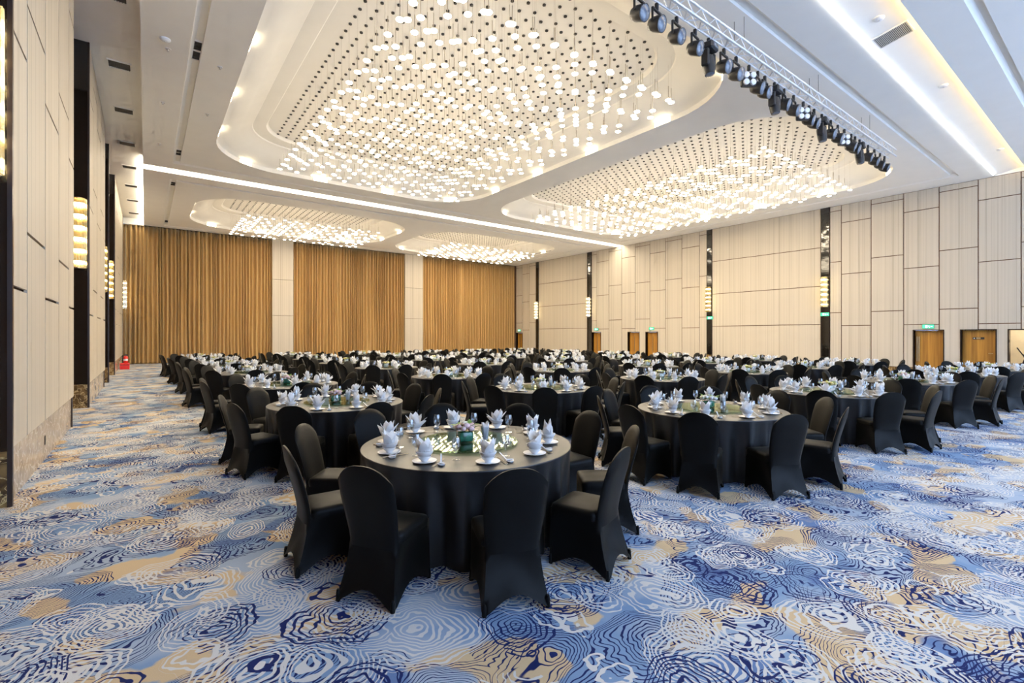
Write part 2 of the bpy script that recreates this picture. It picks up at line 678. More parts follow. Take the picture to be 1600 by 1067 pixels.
# lid closing the hollow above the panels
cm.box(XL - 1.2, Y0, 10.2, XR, Y1 + 0.3, 10.3)
ceil = cm.build('ceiling', M['ceiling_white'])
structure(ceil, 'white ceiling with shallow grooves and four deep rounded trays')

TRAY_PROF = [(0.0, 0.0), (0.0, 0.16), (0.05, 0.20), (0.22, 0.24), (0.45, 0.34), (0.70, 0.52), (0.95, 0.70), (1.10, 0.76), (1.12, 0.80), (1.55, 0.84), (1.58, 0.92), (1.62, 0.95)]
TRAY_TOP = H + 0.95
TRAY_OBJ = []
for t in TRAYS:
    mb = MB()
    loops = []
    for d, z in TRAY_PROF:
        loops.append(rrect(t[0] + d, t[1] + d, t[2] - d, t[3] - d, max(TR - d * 0.75, 0.6), H + z))
    mb.rings(loops, True)
    n = len(mb.v)
    mb.v += loops[-1]
    mb.f.append(tuple(n + k for k in range(len(loops[-1])))[::-1])
    mb.m.append(0)
    tr = mb.build('ceiling_tray', M['ceiling_white'], ceil, smooth=True, angle=35)
    TRAY_OBJ.append(tr)
    # rows of small black hanging sockets in the flat of the tray
    dots = MB()
    nx, ny = 23, int(round((t[3] - t[1] - 3.3) / 0.35))
    for ix in range(nx):
        for iy in range(ny + 1):
            x = t[0] + 2.13 + ix * (t[2] - t[0] - 4.0) / (nx - 1)
            y = t[1] + 1.55 + iy * 0.35 + (0.175 if ix % 2 else 0)
            dots.rings([[(x + r * math.cos(k * PI / 3), y + r * math.sin(k * PI / 3), z) for k in range(6)] for r, z in ((0.045, TRAY_TOP), (0.045, TRAY_TOP - 0.025), (0.02, TRAY_TOP - 0.03))], True, cap1=True)
    so = dots.build('hanging_sockets', M['grille_dark'], tr)
    so['kind'] = 'stuff'
    so['label'] = 'rows of small black hanging sockets'

# light strips in the slots
led = MB().box(XE + 0.02, 24.68, 9.0, XR - 0.5, 25.32, 9.03).build('light_strip', M['cove_warm'])
tag(led, 'long bright light strip in the ceiling slot across the middle of the hall', 'light strip')
led = MB().box(-0.24, 25.3, 9.02, -0.12, Y1 - 0.1, 9.05).build('light_strip', M['cove_warm'])
tag(led, 'bright light strip running along the left ceiling edge to the curtain', 'light strip')
led = MB().box(XE + 0.02, 4.105, H - 0.03, XR - 0.4, 4.14, H - 0.002).build('light_strip', M['led_cool'])
tag(led, 'thin cool white light line along the trough edge behind the lighting truss', 'light strip')
led = MB().box(XE + 0.02, 2.68, H + 0.08, XR - 0.1, 2.74, H + 0.12).build('light_strip', M['cove_deep_warm'])
tag(led, 'warm light strip hidden behind the trough lip at the upper right', 'light strip')


# lamps set into the rims of the trays
lamp_mb = MB()
lamp_mb.bevbox(-0.30, 0.006, -0.06, 0.30, 0.02, 0.06, 0.004)
lamp_mb.cur = 1
lamp_mb.box(-0.32, 0.001, -0.07, 0.32, 0.008, 0.07)
RIM_LAMP = lamp_mb.mesh('rim_lamp', [M['sconce_glow'], M['ceiling_white']])


def tray_lamp(t, s, tray):
    """s: arc position 0..1 round the rim"""
    lp = rrect(t[0], t[1], t[2], t[3], TR, H, 10)
    seg = [(Vector(lp[k]), Vector(lp[(k + 1) % len(lp)])) for k in range(len(lp))]
    want = s * sum((b - a).length for a, b in seg)
    for a, b in seg:
        d = (b - a).length
        if want <= d and d > 1e-6:
            p = a.lerp(b, want / d)
            tn = (b - a).normalized()
            break
        want -= d
    o = ob('rim_lamp', RIM_LAMP, tray, p + Vector((0, 0, 0.08)), (0, 0, math.atan2(tn.y, tn.x)))
    o['label'] = 'warm lamp set in the tray rim'


for ti, t in enumerate(TRAYS):
    nl = 16 if ti < 2 else 12
    for k in range(nl):
        tray_lamp(t, (k + 0.5) / nl, TRAY_OBJ[ti])

# ceiling vents and small fittings
ORD = ['first', 'second', 'third', 'fourth', 'fifth', 'sixth', 'seventh', 'eighth', 'ninth', 'tenth', 'eleventh', 'twelfth']


def vent(x0, y0, x1, y1, z, label, along='x', cat='ceiling vent', n=12, group=None, tilt=0.0):
    root = empty('ceiling_vent', ((x0 + x1) / 2, (y0 + y1) / 2, z), rot=(tilt, 0, 0))
    w, d = (x1 - x0) / 2, (y1 - y0) / 2
    MB().box(-w, -d, -0.012, w, d, -0.002).build('backing', M['grille_dark'], root)
    fr = MB()
    for bx in ((-w - .03, -d - .03, w + .03, -d), (-w - .03, d, w + .03, d + .03), (-w - .03, -d, -w, d), (w, -d, w + .03, d)):
        fr.box(bx[0], bx[1], -0.03, bx[2], bx[3], -0.001)
    fr.build('frame', M['ceiling_white'], root)
    sl = MB()
    for k in range(n):
        u = -1 + 2 * (k + 0.5) / n
        if along == 'x':
            sl.box(-w, u * d - 0.006, -0.028, w, u * d + 0.006, -0.012)
        else:
            sl.box(u * w - 0.006, -d, -0.028, u * w + 0.006, d, -0.012)
    s = sl.build('louvres', M['grille_frame'] if cat == 'return vent' else M['grille_dark'], root)
    s['kind'] = 'stuff'
    tag(root, label, 'ceiling vent', group)


for k, y in enumerate((10.1, 13.4, 16.8, 20.1, 23.5, 26.7, 30.0, 33.2, 36.6)):
    vent(-0.80, y - 0.20, -0.34, y + 0.20, HS, 'dark rectangular vent in the raised ceiling strip, %s from the camera' % ORD[k], 'y', n=10, group='vents along the left ceiling strip')
for k, (ya, yb) in enumerate(((13.75, 14.18), (14.24, 14.68), (22.2, 22.5), (22.54, 22.85), (27.0, 27.3), (27.34, 27.6), (36.2, 36.9))):
    vent(0.88, ya, 1.08, yb, H + (0 if not (0.85 < 1.0 < 1.09) else 0.09), 'small dark vent in the left ceiling groove, %s from the camera' % ORD[k], 'x', n=6, group='vents in the left ceiling groove')
def trough_z(y):
    return H + 0.03 + (4.10 - y) / 1.5 * (9.06 - H - 0.03)


TILT = -math.atan((9.06 - H - 0.03) / 1.5)
vent(13.7, 3.35, 14.25, 3.98, trough_z(3.665) - 0.003, 'large slatted grey vent in the lit trough at the upper right', 'x', cat='return vent', n=22, tilt=TILT)
vent(26.3, 29.6, 26.45, 33.6, H, 'long narrow dark vent by the far right wall', 'y', n=3)
for k, (x, y) in enumerate(((0.43, 14.4), (0.40, 17.8), (0.39, 21.7), (1.53, 14.56), (1.54, 17.9))):
    r = empty('sprinkler', (x, y, H))
    MB().lathe([(0.05, 0.0), (0.05, -0.012), (0.02, -0.016), (0.015, -0.05), (0.03, -0.055), (0.03, -0.06)], 8, cap1=True).build('head', M['grille_frame'], r)
    MB().lathe([(0.065, 0.0), (0.06, -0.006)], 10, cap1=True).build('rose', M['white_plastic'], r)
    tag(r, 'tiny ceiling sprinkler in the left part of the ceiling, %s of five' % ORD[k], 'sprinkler', 'ceiling sprinklers on the left')
for k, (x, y, z) in enumerate(((0.36, 13.95, H), (13.0, 3.66, trough_z(3.66)), (18.0, 3.55, trough_z(3.55)), (25.9, 3.47, trough_z(3.47)))):
    r = empty('smoke_detector', (x, y, z))
    MB().lathe([(0.11, 0.0), (0.11, -0.025), (0.085, -0.05), (0.04, -0.06)], 16, cap1=True).build('body', M['white_plastic'], r, smooth=True, angle=40)
    MB().lathe([(0.018, -0.058), (0.015, -0.07)], 8, cap1=True).build('sensor', M['grille_frame'], r)
    tag(r, ['white round detector on the ceiling near the left strip', 'small white detector beside the large trough vent', 'small white detector halfway along the lit trough', 'small white detector at the far end of the lit trough'][k], 'smoke detector')

# ------------------------------------------------------------------ right wall
ZB = 0.25
DOORS = [(37.37, 38.36), (27.10, 28.06), (23.25, 24.29), (21.60, 22.62), (5.85, 6.92), (4.11, 5.22), (2.55, 3.69)]
DZ = 2.03
wr = MB()
ys = sorted(DOORS)
prev = Y0
for a, b_ in ys:
    wr.box(XR, prev, 0, XR + 0.3, a, DZ)
    prev = b_
wr.box(XR, prev, 0, XR + 0.3, Y1 + 0.3, DZ)
wr.box(XR, Y0, DZ, XR + 0.3, Y1 + 0.3, 10.2)
wall_right = structure(wr.build('wall_right', M['joint_brown']), 'long pale timber panelled wall with dark mirrored strips and doors')


def cut_boxes(y0, y1, z0, z1):
    """rectangle minus door openings"""
    rects = [(y0, y1, z0, z1)]
    for a, b_ in DOORS:
        a, b_ = a - 0.03, b_ + 0.03
        out = []
        for (p, q, r, s) in rects:
            if b_ <= p or a >= q or r >= DZ + 0.03:
                out.append((p, q, r, s))
                continue
            if a > p:
                out.append((p, a, r, s))
            if b_ < q:
                out.append((b_, q, r, s))
            if s > DZ + 0.03:
                out.append((max(a, p), min(b_, q), DZ + 0.03, s))
        rects = out
    return rects


def side_panel(side, y0, y1, z0, z1, parent, g=0.019):
    mb = MB()
    for (p, q, r, s) in (cut_boxes(y0 + g, y1 - g, z0 + g, z1 - g) if side == 'R' else [(y0 + g, y1 - g, z0 + g, z1 - g)]):
        if side == 'R':
            mb.box(XR - 0.03, p, r, XR + 0.005, q, s)
        else:
            mb.box(XL - 0.005, p, r, XL + 0.03, q, s)
    if mb.v:
        mb.build('wall_panel', M['wall_veneer'], parent)


J_EVEN, J_ODD = [2.32, 5.06, 7.80], [3.02, 5.75, 8.48]


def stagger(side, edges, parent, top, zb, start):
    for k in range(len(edges) - 1):
        js = [zb] + [j for j in (J_EVEN if (k + start) % 2 else J_ODD) if j < top - 0.05] + [top]
        for a, b_ in zip(js[:-1], js[1:]):
            side_panel(side, edges[k], edges[k + 1], a, b_, parent)


def col_edges(y0, y1, first, pitch=1.33):
    e = [y0, y0 + first]
    while e[-1] + pitch < y1 - 0.2:
        e.append(e[-1] + pitch)
    e.append(y1)
    return e


stagger('R', col_edges(0.55, 10.52, 0.12 + 0.0, 1.33)[1:] if False else [0.12, 0.66, 2.0, 3.33, 4.66, 5.99, 7.32, 8.65, 9.98, 10.52], wall_right, H, ZB, 0)
stagger('R', [17.73, 18.27, 19.60, 20.93, 22.26, 23.6, 24.92, 26.25, 27.55, 28.09], wall_right, H, ZB, 0)
stagger('R', [35.29, 36.3, 37.4, 38.4], wall_right, H, ZB, 0)
for ya, yb in ((10.96, 17.36), (28.60, 34.91), (-6.7, -0.30)):
    for za, zb_ in ((ZB, 2.40), (2.40, 4.50), (4.50, 6.62), (6.62, H)):
        side_panel('R', ya, yb, za, zb_, wall_right)
# stone skirting between the doors
prev = Y0
for k, (a, b_) in enumerate(ys + [(Y1, Y1)]):
    if a - prev > 0.05:
        MB().box(XR - 0.04, prev + 0.03, 0, XR + 0.01, a - 0.03, ZB - 0.01).build('baseboard_right', M['marble_brown'], wall_right)
    prev = b_

# doors
for k, (a, b_) in enumerate(DOORS):
    open_ = k == 6
    d = empty('door_%d' % (k + 1), (XR, (a + b_) / 2, 0))
    w = (b_ - a) / 2
    fr = MB()
    fr.box(-0.045, -w - 0.045, 0, 0.29, -w, DZ + 0.045)
    fr.box(-0.045, w, 0, 0.29, w + 0.045, DZ + 0.045)
    fr.box(-0.045, -w, DZ, 0.29, w, DZ + 0.045)
    fr.build('door_frame', M['bronze_trim'] if k not in (6,) else M['bronze_trim'], d)
    if not open_:
        lf = MB().bevbox(0.16, -w + 0.004, 0.006, 0.21, w - 0.004, DZ - 0.004, 0.004).build('door_leaf', M['door_wood'], d)
        if k == 5:
            MB().tube((0.15, -w + 0.10, 1.0), (0.15, -w + 0.25, 1.0), 0.012, 8).build('handle', M['brass'], lf)
            pl = MB().box(0.145, -0.18, 1.62, 0.16, 0.20, 1.72).build('sign_plate', M['dark_plastic'], lf)
            MB().box(0.142, -0.06, 1.645, 0.146, 0.08, 1.70).build('name_strip', M['brass'], lf)
            MB().box(0.142, 0.13, 1.65, 0.146, 0.17, 1.69).build('lock_mark', M['lens_white'], lf)
        else:
            s = 1 if k in (4, 1) else -1
            for off in ((0.84, 0.70) if k == 4 else (0.0,)):
                MB().tube((0.11, s * w * off, 0.55), (0.11, s * w * off, 1.75), 0.016, 8).build('pull_bar', M['brass'] if k == 4 else M['steel_rod'], lf)
    structure(d, ['wooden door in the far right corner by the curtain', 'brown wooden door beside the dark mirrored strip, far right wall', 'wooden door left of the lone pair on the right wall', 'wooden door right of the lone pair under a green sign', 'orange-brown wooden door under the nearest exit sign', 'wooden door with a small black plate near the right edge', 'open doorway with cream room beyond at the right edge'][k])
# room beyond the open doorway
rm = MB()
rm.box(XR + 3.2, 0.5, 0, XR + 3.3, 6.0, 2.9)
rm.box(XR + 0.3, 0.4, 0, XR + 3.3, 0.5, 2.9)
rm.box(XR + 0.3, 6.0, 0, XR + 3.3, 6.1, 2.9)
rm.box(XR + 0.3, 0.4, 2.9, XR + 3.3, 6.1, 3.0)
mat('side_room_cream', (0.80, 0.68, 0.48), 0.8, var=0.03)
structure(rm.build('wall_back_room', M['side_room_cream']), 'cream wall of the small room beyond the open doorway')
lr = empty('added_room_lamp', (XR + 1.8, 3.2, 2.9))  # unseen lamp, added and sized to brighten the room past the doorway
MB().bevbox(-0.6, -0.5, -0.05, 0.6, 0.5, -0.001, 0.01).build('diffuser', M['cove_warm'], lr)
MB().box(-0.63, -0.53, -0.03, 0.63, 0.53, -0.0005).build('housing', M['white_plastic'], lr)
tag(lr, 'added unseen fill lamp brightening the small cream room beyond the open doorway', 'added fill lamp')
st = empty('music_stand', (XR + 1.5, 3.35, 0))
for k, (a, b_) in enumerate((((-0.35, 0.35, 0.0), (0.05, -0.25, 1.15)), ((0.3, 0.3, 0.0), (-0.1, -0.1, 1.2)), ((0.1, -0.4, 0.0), (0.15, 0.3, 1.25)), ((-0.1, -0.3, 0.0), (0.1, 0.1, 0.95)))):
    MB().tube(a, b_, 0.022, 6).build('folded_leg', M['fixture_black'], st)
MB().bevbox(-0.05, -0.35, 0.80, 0.02, -0.18, 1.0, 0.02).build('clamp', M['fixture_black'], st)
tag(st, 'folded black tripod stands leaning inside the open doorway', 'stand')


def exit_sign(y, z, label):
    r = empty('exit_sign', (XR - 0.03, y, z))
    MB().bevbox(-0.05, -0.22, -0.10, 0.0, 0.22, 0.10, 0.006).build('housing', M['exit_green'], r)
    f = MB().box(-0.054, -0.205, -0.085, -0.05, 0.205, 0.085).build('face', M['exit_glow'], r)
    mk = MB()
    # running figure, door and arrow
    mk.box(-0.057, 0.02, -0.06, -0.054, 0.10, 0.06)
    mk.tube((-0.0555, -0.03, 0.045), (-0.0555, -0.03, 0.03), 0.014, 6)
    mk.box(-0.057, -0.045, -0.02, -0.054, -0.015, 0.03)
    mk.box(-0.057, -0.06, -0.06, -0.054, -0.035, -0.02)
    mk.box(-0.057, -0.16, -0.012, -0.054, -0.09, 0.012)
    mk.build('pictogram', M['exit_mark'], f)
    tag(r, label, 'exit sign', 'green exit signs')


exit_sign(37.85, 2.30, 'green exit sign above the door in the far corner')
exit_sign(27.55, 2.30, 'green exit sign above the door beside the dark strip')
exit_sign(22.1, 2.30, 'green exit sign above the right one of two middle doors')
exit_sign(6.38, 2.22, 'green lit exit sign above the nearest orange-brown door')
exit_sign(17.5, 2.95, 'small green exit sign on the dark mirrored strip left of the wide panels')
exit_sign(10.75, 2.95, 'small green exit sign on the nearest dark mirrored strip')


# pilaster strips of black glass and their crystal sconces
def sconce(x, y, z0, z1, rad, face_ang, label):
    """half round bundle of crystal rods, opening towards local +Y"""
    r = empty('wall_sconce', (x, y, z0), face_ang)
    hh = z1 - z0
    MB().bevbox(-rad * 0.8, 0.0, 0.0, rad * 0.8, 0.015, hh, 0.004).build('back_plate', M['sconce_gold'], r)
    for k in range(6):
        zc = hh * (k + 0.5) / 6
        MB().lathe([(rad * 0.84, zc - 0.028), (rad * 0.88, zc), (rad * 0.84, zc + 0.028)], 14, (0, rad * 0.95, 0), True, True).build('light_ring', M['sconce_glow'], r, smooth=True)
    rods = MB()
    nr = 18
    for k in range(nr):
        a = PI * 2 * k / nr
        cx, cy = rad * math.cos(a), rad * 0.95 + rad * 0.85 * math.sin(a)
        rods.tube((cx, cy, 0.0), (cx, cy, hh), rad * 0.13, 5)
    ro = rods.build('crystal_rods', M['crystal'], r)
    ro['kind'] = 'stuff'
    for zc in (0.0, hh):
        MB().lathe([(rad * 0.9, zc - 0.012), (rad * 0.9, zc + 0.012)], 16, (0, rad * 0.95, 0), True, True).build('end_ring', M['sconce_gold'], r)
    tag(r, label, 'wall lamp', 'crystal wall sconces')


PIL = [(-0.30, 0.12), (10.52, 10.96), (17.36, 17.73), (28.09, 28.60), (34.91, 35.29)]
for k, (a, b_) in enumerate(PIL):
    p = MB().box(XR - 0.06, a + 0.03, 0.55, XR + 0.005, b_ - 0.03, H).build('mirror_strip', M['black_glass'], wall_right)
    MB().box(XR - 0.065, a + 0.02, 0.0, XR + 0.005, b_ - 0.02, 0.55).build('stone_plinth', M['marble_brown'], wall_right)
    e = MB()
    e.box(XR - 0.07, a, 0, XR + 0.005, a + 0.03, H)
    e.box(XR - 0.07, b_ - 0.03, 0, XR + 0.005, b_, H)
    e.build('edge_trim', M['bronze_trim'], wall_right)
    if k:
        sconce(XR - 0.062, (a + b_) / 2, 3.35, 4.97, 0.15, PI / 2, ['', 'crystal wall sconce on the nearest dark strip of the right wall', 'crystal wall sconce left of the wide plain panels on the right wall', 'crystal wall sconce on the dark strip beside the far pair of exits', 'crystal wall sconce on the dark strip nearest the far corner'][k])

# ------------------------------------------------------------------ left wall
ZM = 0.59
RD = 0.62   # recess depth
wl = MB()
BAYS = [(7.26, 12.80), (16.0, 21.95), (28.45, 38.4)]
wl.box(XL - RD - 0.25, Y0, 0, XL - RD, Y1, 10.2)          # back of the recesses
for a, b_ in BAYS:
    wl.box(XL - RD, a + 0.015, 0.0, XL - 0.03, b_ - 0.015, HS + 0.05)
wl.box(XL - RD, 24.0, 0.0, XL - 0.03, 24.5, HS + 0.05)
wl.box(XL - RD, Y0, 0.0, XL - 0.03, 3.2, HS + 0.05)
wall_left = structure(wl.build('wall_left', M['joint_brown']), 'left wall of projecting pale panel bays with black glass returns')
stagger('L', [7.30, 8.10, 9.40, 10.72, 12.02, 12.78], wall_left, HS, ZM, 1)
stagger('L', [16.04, 17.2, 18.5, 19.8, 21.1, 21.93], wall_left, HS, ZM, 1)
stagger('L', [28.5, 29.8, 31.1, 32.4, 33.7, 35.0, 36.3, 38.35], wall_left, HS, ZM, 0)
for a, b_ in BAYS:
    n = max(1, int(round((b_ - a) / 1.9)))
    for k in range(n):
        ya, yb = a + (b_ - a) * k / n, a + (b_ - a) * (k + 1) / n
        MB().box(XL - 0.04, ya + 0.004, 0, XL - 0.01, yb - 0.004, ZM - 0.006).build('baseboard_left', M['marble_tan'], wall_left)
    MB().box(XL - 0.05, b_ - 0.03, 0, XL + 0.012, b_ + 0.012, ZM).build('edge_trim', M['bronze_trim'], wall_left)
    # power outlet in the stone
    MB().box(XL - 0.012, a + 2.4, 0.22, XL - 0.004, a + 2.48, 0.34).build('power_outlet', M['dark_plastic'], wall_left)
for k, y in enumerate((7.26, 16.0, 24.0, 28.45)):
    x1 = XL + (0.02 if k < 4 else 0)
    MB().box(XL - RD, y - 0.02, ZM, x1, y + 0.02, HS).build('mirror_return', M['black_glass'], wall_left)
    MB().box(XL - RD, y - 0.025, 0, x1, y + 0.02, ZM - 0.005).build('stone_plinth', M['marble_brown'], wall_left)
    MB().box(x1 - 0.02, y - 0.03, 0, x1 + 0.02, y + 0.03, HS).build('edge_trim', M['bronze_trim'], wall_left)
    sconce(XL - 0.155, y - 0.022, 3.45, 5.15, 0.14, PI, ['crystal wall sconce cut off by the left picture edge', 'large crystal wall sconce on the second black glass return at left', 'crystal wall sconce on the third black glass return at left', 'crystal wall sconce on the farthest black glass return at left'][k])
sconce(XL + 0.032, 38.05, 3.45, 5.15, 0.10, -PI / 2, 'small crystal wall sconce in the far left corner by the curtain')
MB().box(XL + 0.03, 37.7, ZM, XL + 0.045, 38.38, HS).build('mirror_strip', M['black_glass'], wall_left)

# ------------------------------------------------------------------ far wall with curtains
mat('far_wall_dark', (0.10, 0.07, 0.05), 0.8, var=0.1)
wf = structure(MB().box(XL - 0.9, Y1 + 0.42, 0, XR + 0.3, Y1 + 0.6, 10.2).build('wall_far', M['far_wall_dark']), 'far wall hidden behind gold floor-length curtains')
for k, (a, b_) in enumerate(((7.28, 8.70), (17.57, 19.25))):
    c = empty('wall_pier', ((a + b_) / 2, Y1, 0))
    w = (b_ - a) / 2
    MB().box(-w + 0.02, 0.02, 0, w - 0.02, 0.42, H).build('pier_core', M['joint_brown'], c)
    for za, zb_ in ((0.15, 3.25), (3.25, 5.87), (5.87, H)):
        MB().box(-w, -0.10, za + 0.012, w, 0.02, zb_ - 0.012).build('wall_panel', M['wall_veneer'], c)
    MB().box(-w, -0.09, 0, w, 0.02, 0.15).build('stone_plinth', M['marble_tan'], c)
    structure(c, 'pale panelled pier between the gold curtains, %s one' % ('left' if k == 0 else 'right'))


def curtain(x0, x1, label, seed):
    rnd = random.Random(seed)
    width = x1 - x0
    xs, x, ph = [], 0.0, 0.0
    pts = []
    nf = int(width / 0.20)
    per = [0.20 * rnd.uniform(0.6, 1.6) for _ in range(nf)]
    sc = width / sum(per)
    per = [p * sc for p in per]
    zs = [0.015, 0.12, 0.6, 1.6, 3.0, 5.0, 7.0, 8.2, H - 0.01]
    base = 0.0
    prof = []
    for p in per:
        amp = rnd.uniform(0.08, 0.17)
        for j in range(8):
            t = j / 8
            s = math.sin(2 * PI * t)
            prof.append((base + p * t, amp * math.copysign(abs(s) ** 0.65, s)))
        base += p
    prof.append((width, 0.0))
    rings = []
    for z in zs:
        drift = (1 - z / H)
        row = []
        for (px, py) in prof:
            wob = mnoise.noise(Vector((px * 0.7 + seed, z * 0.25, 0))) * 0.10 * drift * (1 if 0.2 < px < width - 0.2 else 0)
            am = 1.0 + 0.45 * drift * mnoise.noise(Vector((px * 1.3, seed * 3.1, z * 0.2)))
            row.append((x0 + px + wob, Y1 + 0.16 + py * am, z))
        rings.append(row)
    mb = MB()
    mb.rings(rings, False)
    o = mb.build('curtain', M['curtain_gold'], smooth=True)
    md = o.modifiers.new('thick', 'SOLIDIFY')
    md.thickness = 0.008
    tag(o, label, 'curtain', 'gold curtains on the far wall')


curtain(-1.10, 3.02, 'gold-brown curtain leaf beside the left wall, reaching the floor', 1)
curtain(3.05, 7.30, 'gold-brown curtain leaf left of the left pale pier', 2)
curtain(8.68, 13.10, 'gold-brown curtain leaf right of the left pale pier', 3)
curtain(13.13, 17.6, 'gold-brown curtain leaf left of the right pale pier', 4)
curtain(19.22, 24.25, 'gold-brown curtain leaf right of the right pale pier', 5)
curtain(24.28, 29.45, 'gold-brown curtain leaf beside the right panelled wall', 6)

MB().box(XL - 0.55, Y1 - 0.04, H - 0.02, XE + 0.01, Y1 + 0.35, HS).build('pelmet', M['ceiling_white'], ceil)

# fire gear in the far left corner
fb = empty('extinguisher_box', (XL + 0.26, 33.0, 0))
MB().bevbox(-0.20, -0.25, 0.0, 0.20, 0.25, 0.33, 0.012).build('body', M['red_paint'], fb)
MB().box(-0.19, -0.256, 0.22, 0.19, -0.25, 0.235).build('lid_seam', M['dark_plastic'], fb)
tag(fb, 'red fire extinguisher box on the carpet at the far left wall', 'fire box')
fe = empty('fire_extinguisher', (XL + 0.30, 33.0, 0.33))
MB().lathe([(0.09, 0.0), (0.10, 0.02), (0.10, 0.30), (0.06, 0.36), (0.025, 0.38), (0.025, 0.40)], 14, cap0=True, cap1=True).build('cylinder', M['red_paint'], fe, smooth=True, angle=40)
MB().bevbox(-0.05, -0.02, 0.385, 0.09, 0.02, 0.46, 0.008).build('valve', M['dark_plastic'], fe)
MB().lathe([(0.102, 0.12), (0.102, 0.22)], 14).build('label_band', M['white_plastic'], fe)
tag(fe, 'red fire extinguisher standing on the red box at the far left wall', 'extinguisher')


# ------------------------------------------------------------------ chandeliers of hanging disc lamps
def pendant_mesh(low=False):
    n = 8 if low else 10
    mb = MB()
    mb.cur = 0
    mb.lathe([(0.084, 0.004), (0.079, -0.012), (0.05, -0.019)], n, cap1=True)
    mb.cur = 2
    mb.lathe([(0.084, 0.004), (0.077, 0.014), (0.028, 0.032)], n, cap1=True)
    mb.cur = 1
    mb.tube((0, 0, 0.034), (0, 0, 0.40), 0.009, 4, caps=False)
    return mb


def finish_normals(me):
    bm = bmesh.new()
    bm.from_mesh(me)
    bmesh.ops.recalc_face_normals(bm, faces=bm.faces)
    bm.to_mesh(me)
    bm.free()
    return me


pend_mb = pendant_mesh()
pend_me = {}
for key in ('high', 'low'):
    q = MB()
    q.add(pend_mb)
    zt = TRAY_TOP - (8.55 if key == 'high' else 8.27)
    q.cur = 1
    q.tube((0, 0, 0.40), (0, 0, zt), 0.0016, 3, caps=False)
    pend_me[key] = finish_normals(q.mesh('pendant', [M['pendant_glow'], M['pendant_rod'], M['pendant_cap']], smooth=False))
FIELD = [(4.15, 8.05, 11.95, 21.0), (17.4, 8.1, 25.3, 21.3), (4.3, 30.4, 12.2, 35.6), (17.5, 30.6, 25.6, 36.0)]
for ti, fx in enumerate(FIELD):
    ch = empty('pendant_chandelier', ((fx[0] + fx[2]) / 2, (fx[1] + fx[3]) / 2, TRAY_TOP))
    spots = []
    nx = 26
    for ix in range(nx):
        y = fx[1] + (0.31 if ix % 2 else 0)
        iy = 0
        while y <= fx[3] + 0.01:
            hi = (ix + iy) % 2 == 1 if ix % 3 else ix % 2 == 1
            spots.append((fx[0] + ix * (fx[2] - fx[0]) / (nx - 1), y, 'high' if hi else 'low'))
            y += 0.62
            iy += 1
    spots.sort(key=lambda s: s[0] ** 2 + s[1] ** 2)
    c0 = ch.location
    for s in spots[:300]:
        ob('pendant', pend_me[s[2]], ch, (s[0] - c0.x, s[1] - c0.y, (8.55 if s[2] == 'high' else 8.27) - c0.z))
    rest = spots[300:]
    if rest:
        mb = MB()
        for s in rest:
            mb.add(pend_mb, Matrix.Translation((s[0] - c0.x, s[1] - c0.y, (8.55 if s[2] == 'high' else 8.27) - c0.z)))
        me = finish_normals(mb.mesh('pendant_cluster', [M['pendant_glow'], M['pendant_rod'], M['pendant_cap']]))
        o = ob('pendant_cluster', me, ch)
        o['kind'] = 'stuff'
    tag(ch, ['large chandelier of glowing disc pendants in the front left ceiling tray', 'wide chandelier of glowing disc pendants in the front right ceiling tray', 'smaller pendant chandelier over the far left tables before the curtain', 'smallest pendant chandelier hanging before the right curtain'][ti], 'chandelier', 'pendant chandeliers')

# ------------------------------------------------------------------ lighting truss with stage lamps
TZ0, TZ1, TYA, TYB = 8.03, 8.25, 5.58, 5.36
tx0, tx1 = 5.5, 20.8
tr = empty('lighting_truss', (tx0, (TYA + TYB) / 2, TZ0))
chords = [(TYA, TZ0), (TYB, TZ0), (TYA, TZ1), (TYB, TZ1)]
yc, zc = (TYA + TYB) / 2, TZ0
chord_me = MB().tube((0, 0, 0), (tx1 - tx0, 0, 0), 0.026, 8).mesh('chord', M['truss_alu'], True, 40)
for (y, z) in chords:
    ob('chord', chord_me, tr, (0, y - yc, z - zc))
step_ = 0.50
nb = int((tx1 - tx0) / step_)


def brace_set(p, q):
    dx = step_
    a = Vector((0, p[0] - yc, p[1] - zc))
    b = Vector((dx / 2, q[0] - yc, q[1] - zc))
    c = Vector((dx, p[0] - yc, p[1] - zc))
    m1 = MB().tube(a, b, 0.011, 5).mesh('brace', M['truss_alu'], True, 40)
    m2 = MB().tube(b, c, 0.011, 5).mesh('brace', M['truss_alu'], True, 40)
    for k in range(nb):
        ob('brace', m1, tr, (k * dx, 0, 0))
        ob('brace', m2, tr, (k * dx, 0, 0))


brace_set(chords[0], chords[1])
brace_set(chords[1], chords[3])
brace_set(chords[0], chords[2])
for k in range(4):
    x = 1.0 + k * 3.9
    h = MB()
    h.tube((x, 0.11, TZ1 - zc), (x, 0.11, H - zc), 0.006, 4)
    h.tube((x, -0.11, TZ1 - zc), (x, -0.11, H - zc), 0.006, 4)
    h.build('hanger_cable', M['steel_rod'], tr)
tag(tr, 'silver lattice lighting truss hung under the ceiling at upper right', 'truss')

# meshes of the lamps, local origin at the truss clamp, lamp hangs below, faces local -Y
lamp_me = {}
lamp_me['clamp'] = MB().bevbox(-0.03, -0.03, -0.10, 0.03, 0.03, 0.03, 0.008).mesh('clamp', M['fixture_black'])
yk = MB()
for s in (-1, 1):
    yk.box(s * 0.155 - 0.008, -0.02, -0.36, s * 0.155 + 0.008, 0.02, -0.12)
yk.box(-0.163, -0.02, -0.13, 0.163, 0.02, -0.10)
lamp_me['yoke'] = yk.mesh('yoke', M['fixture_black'])


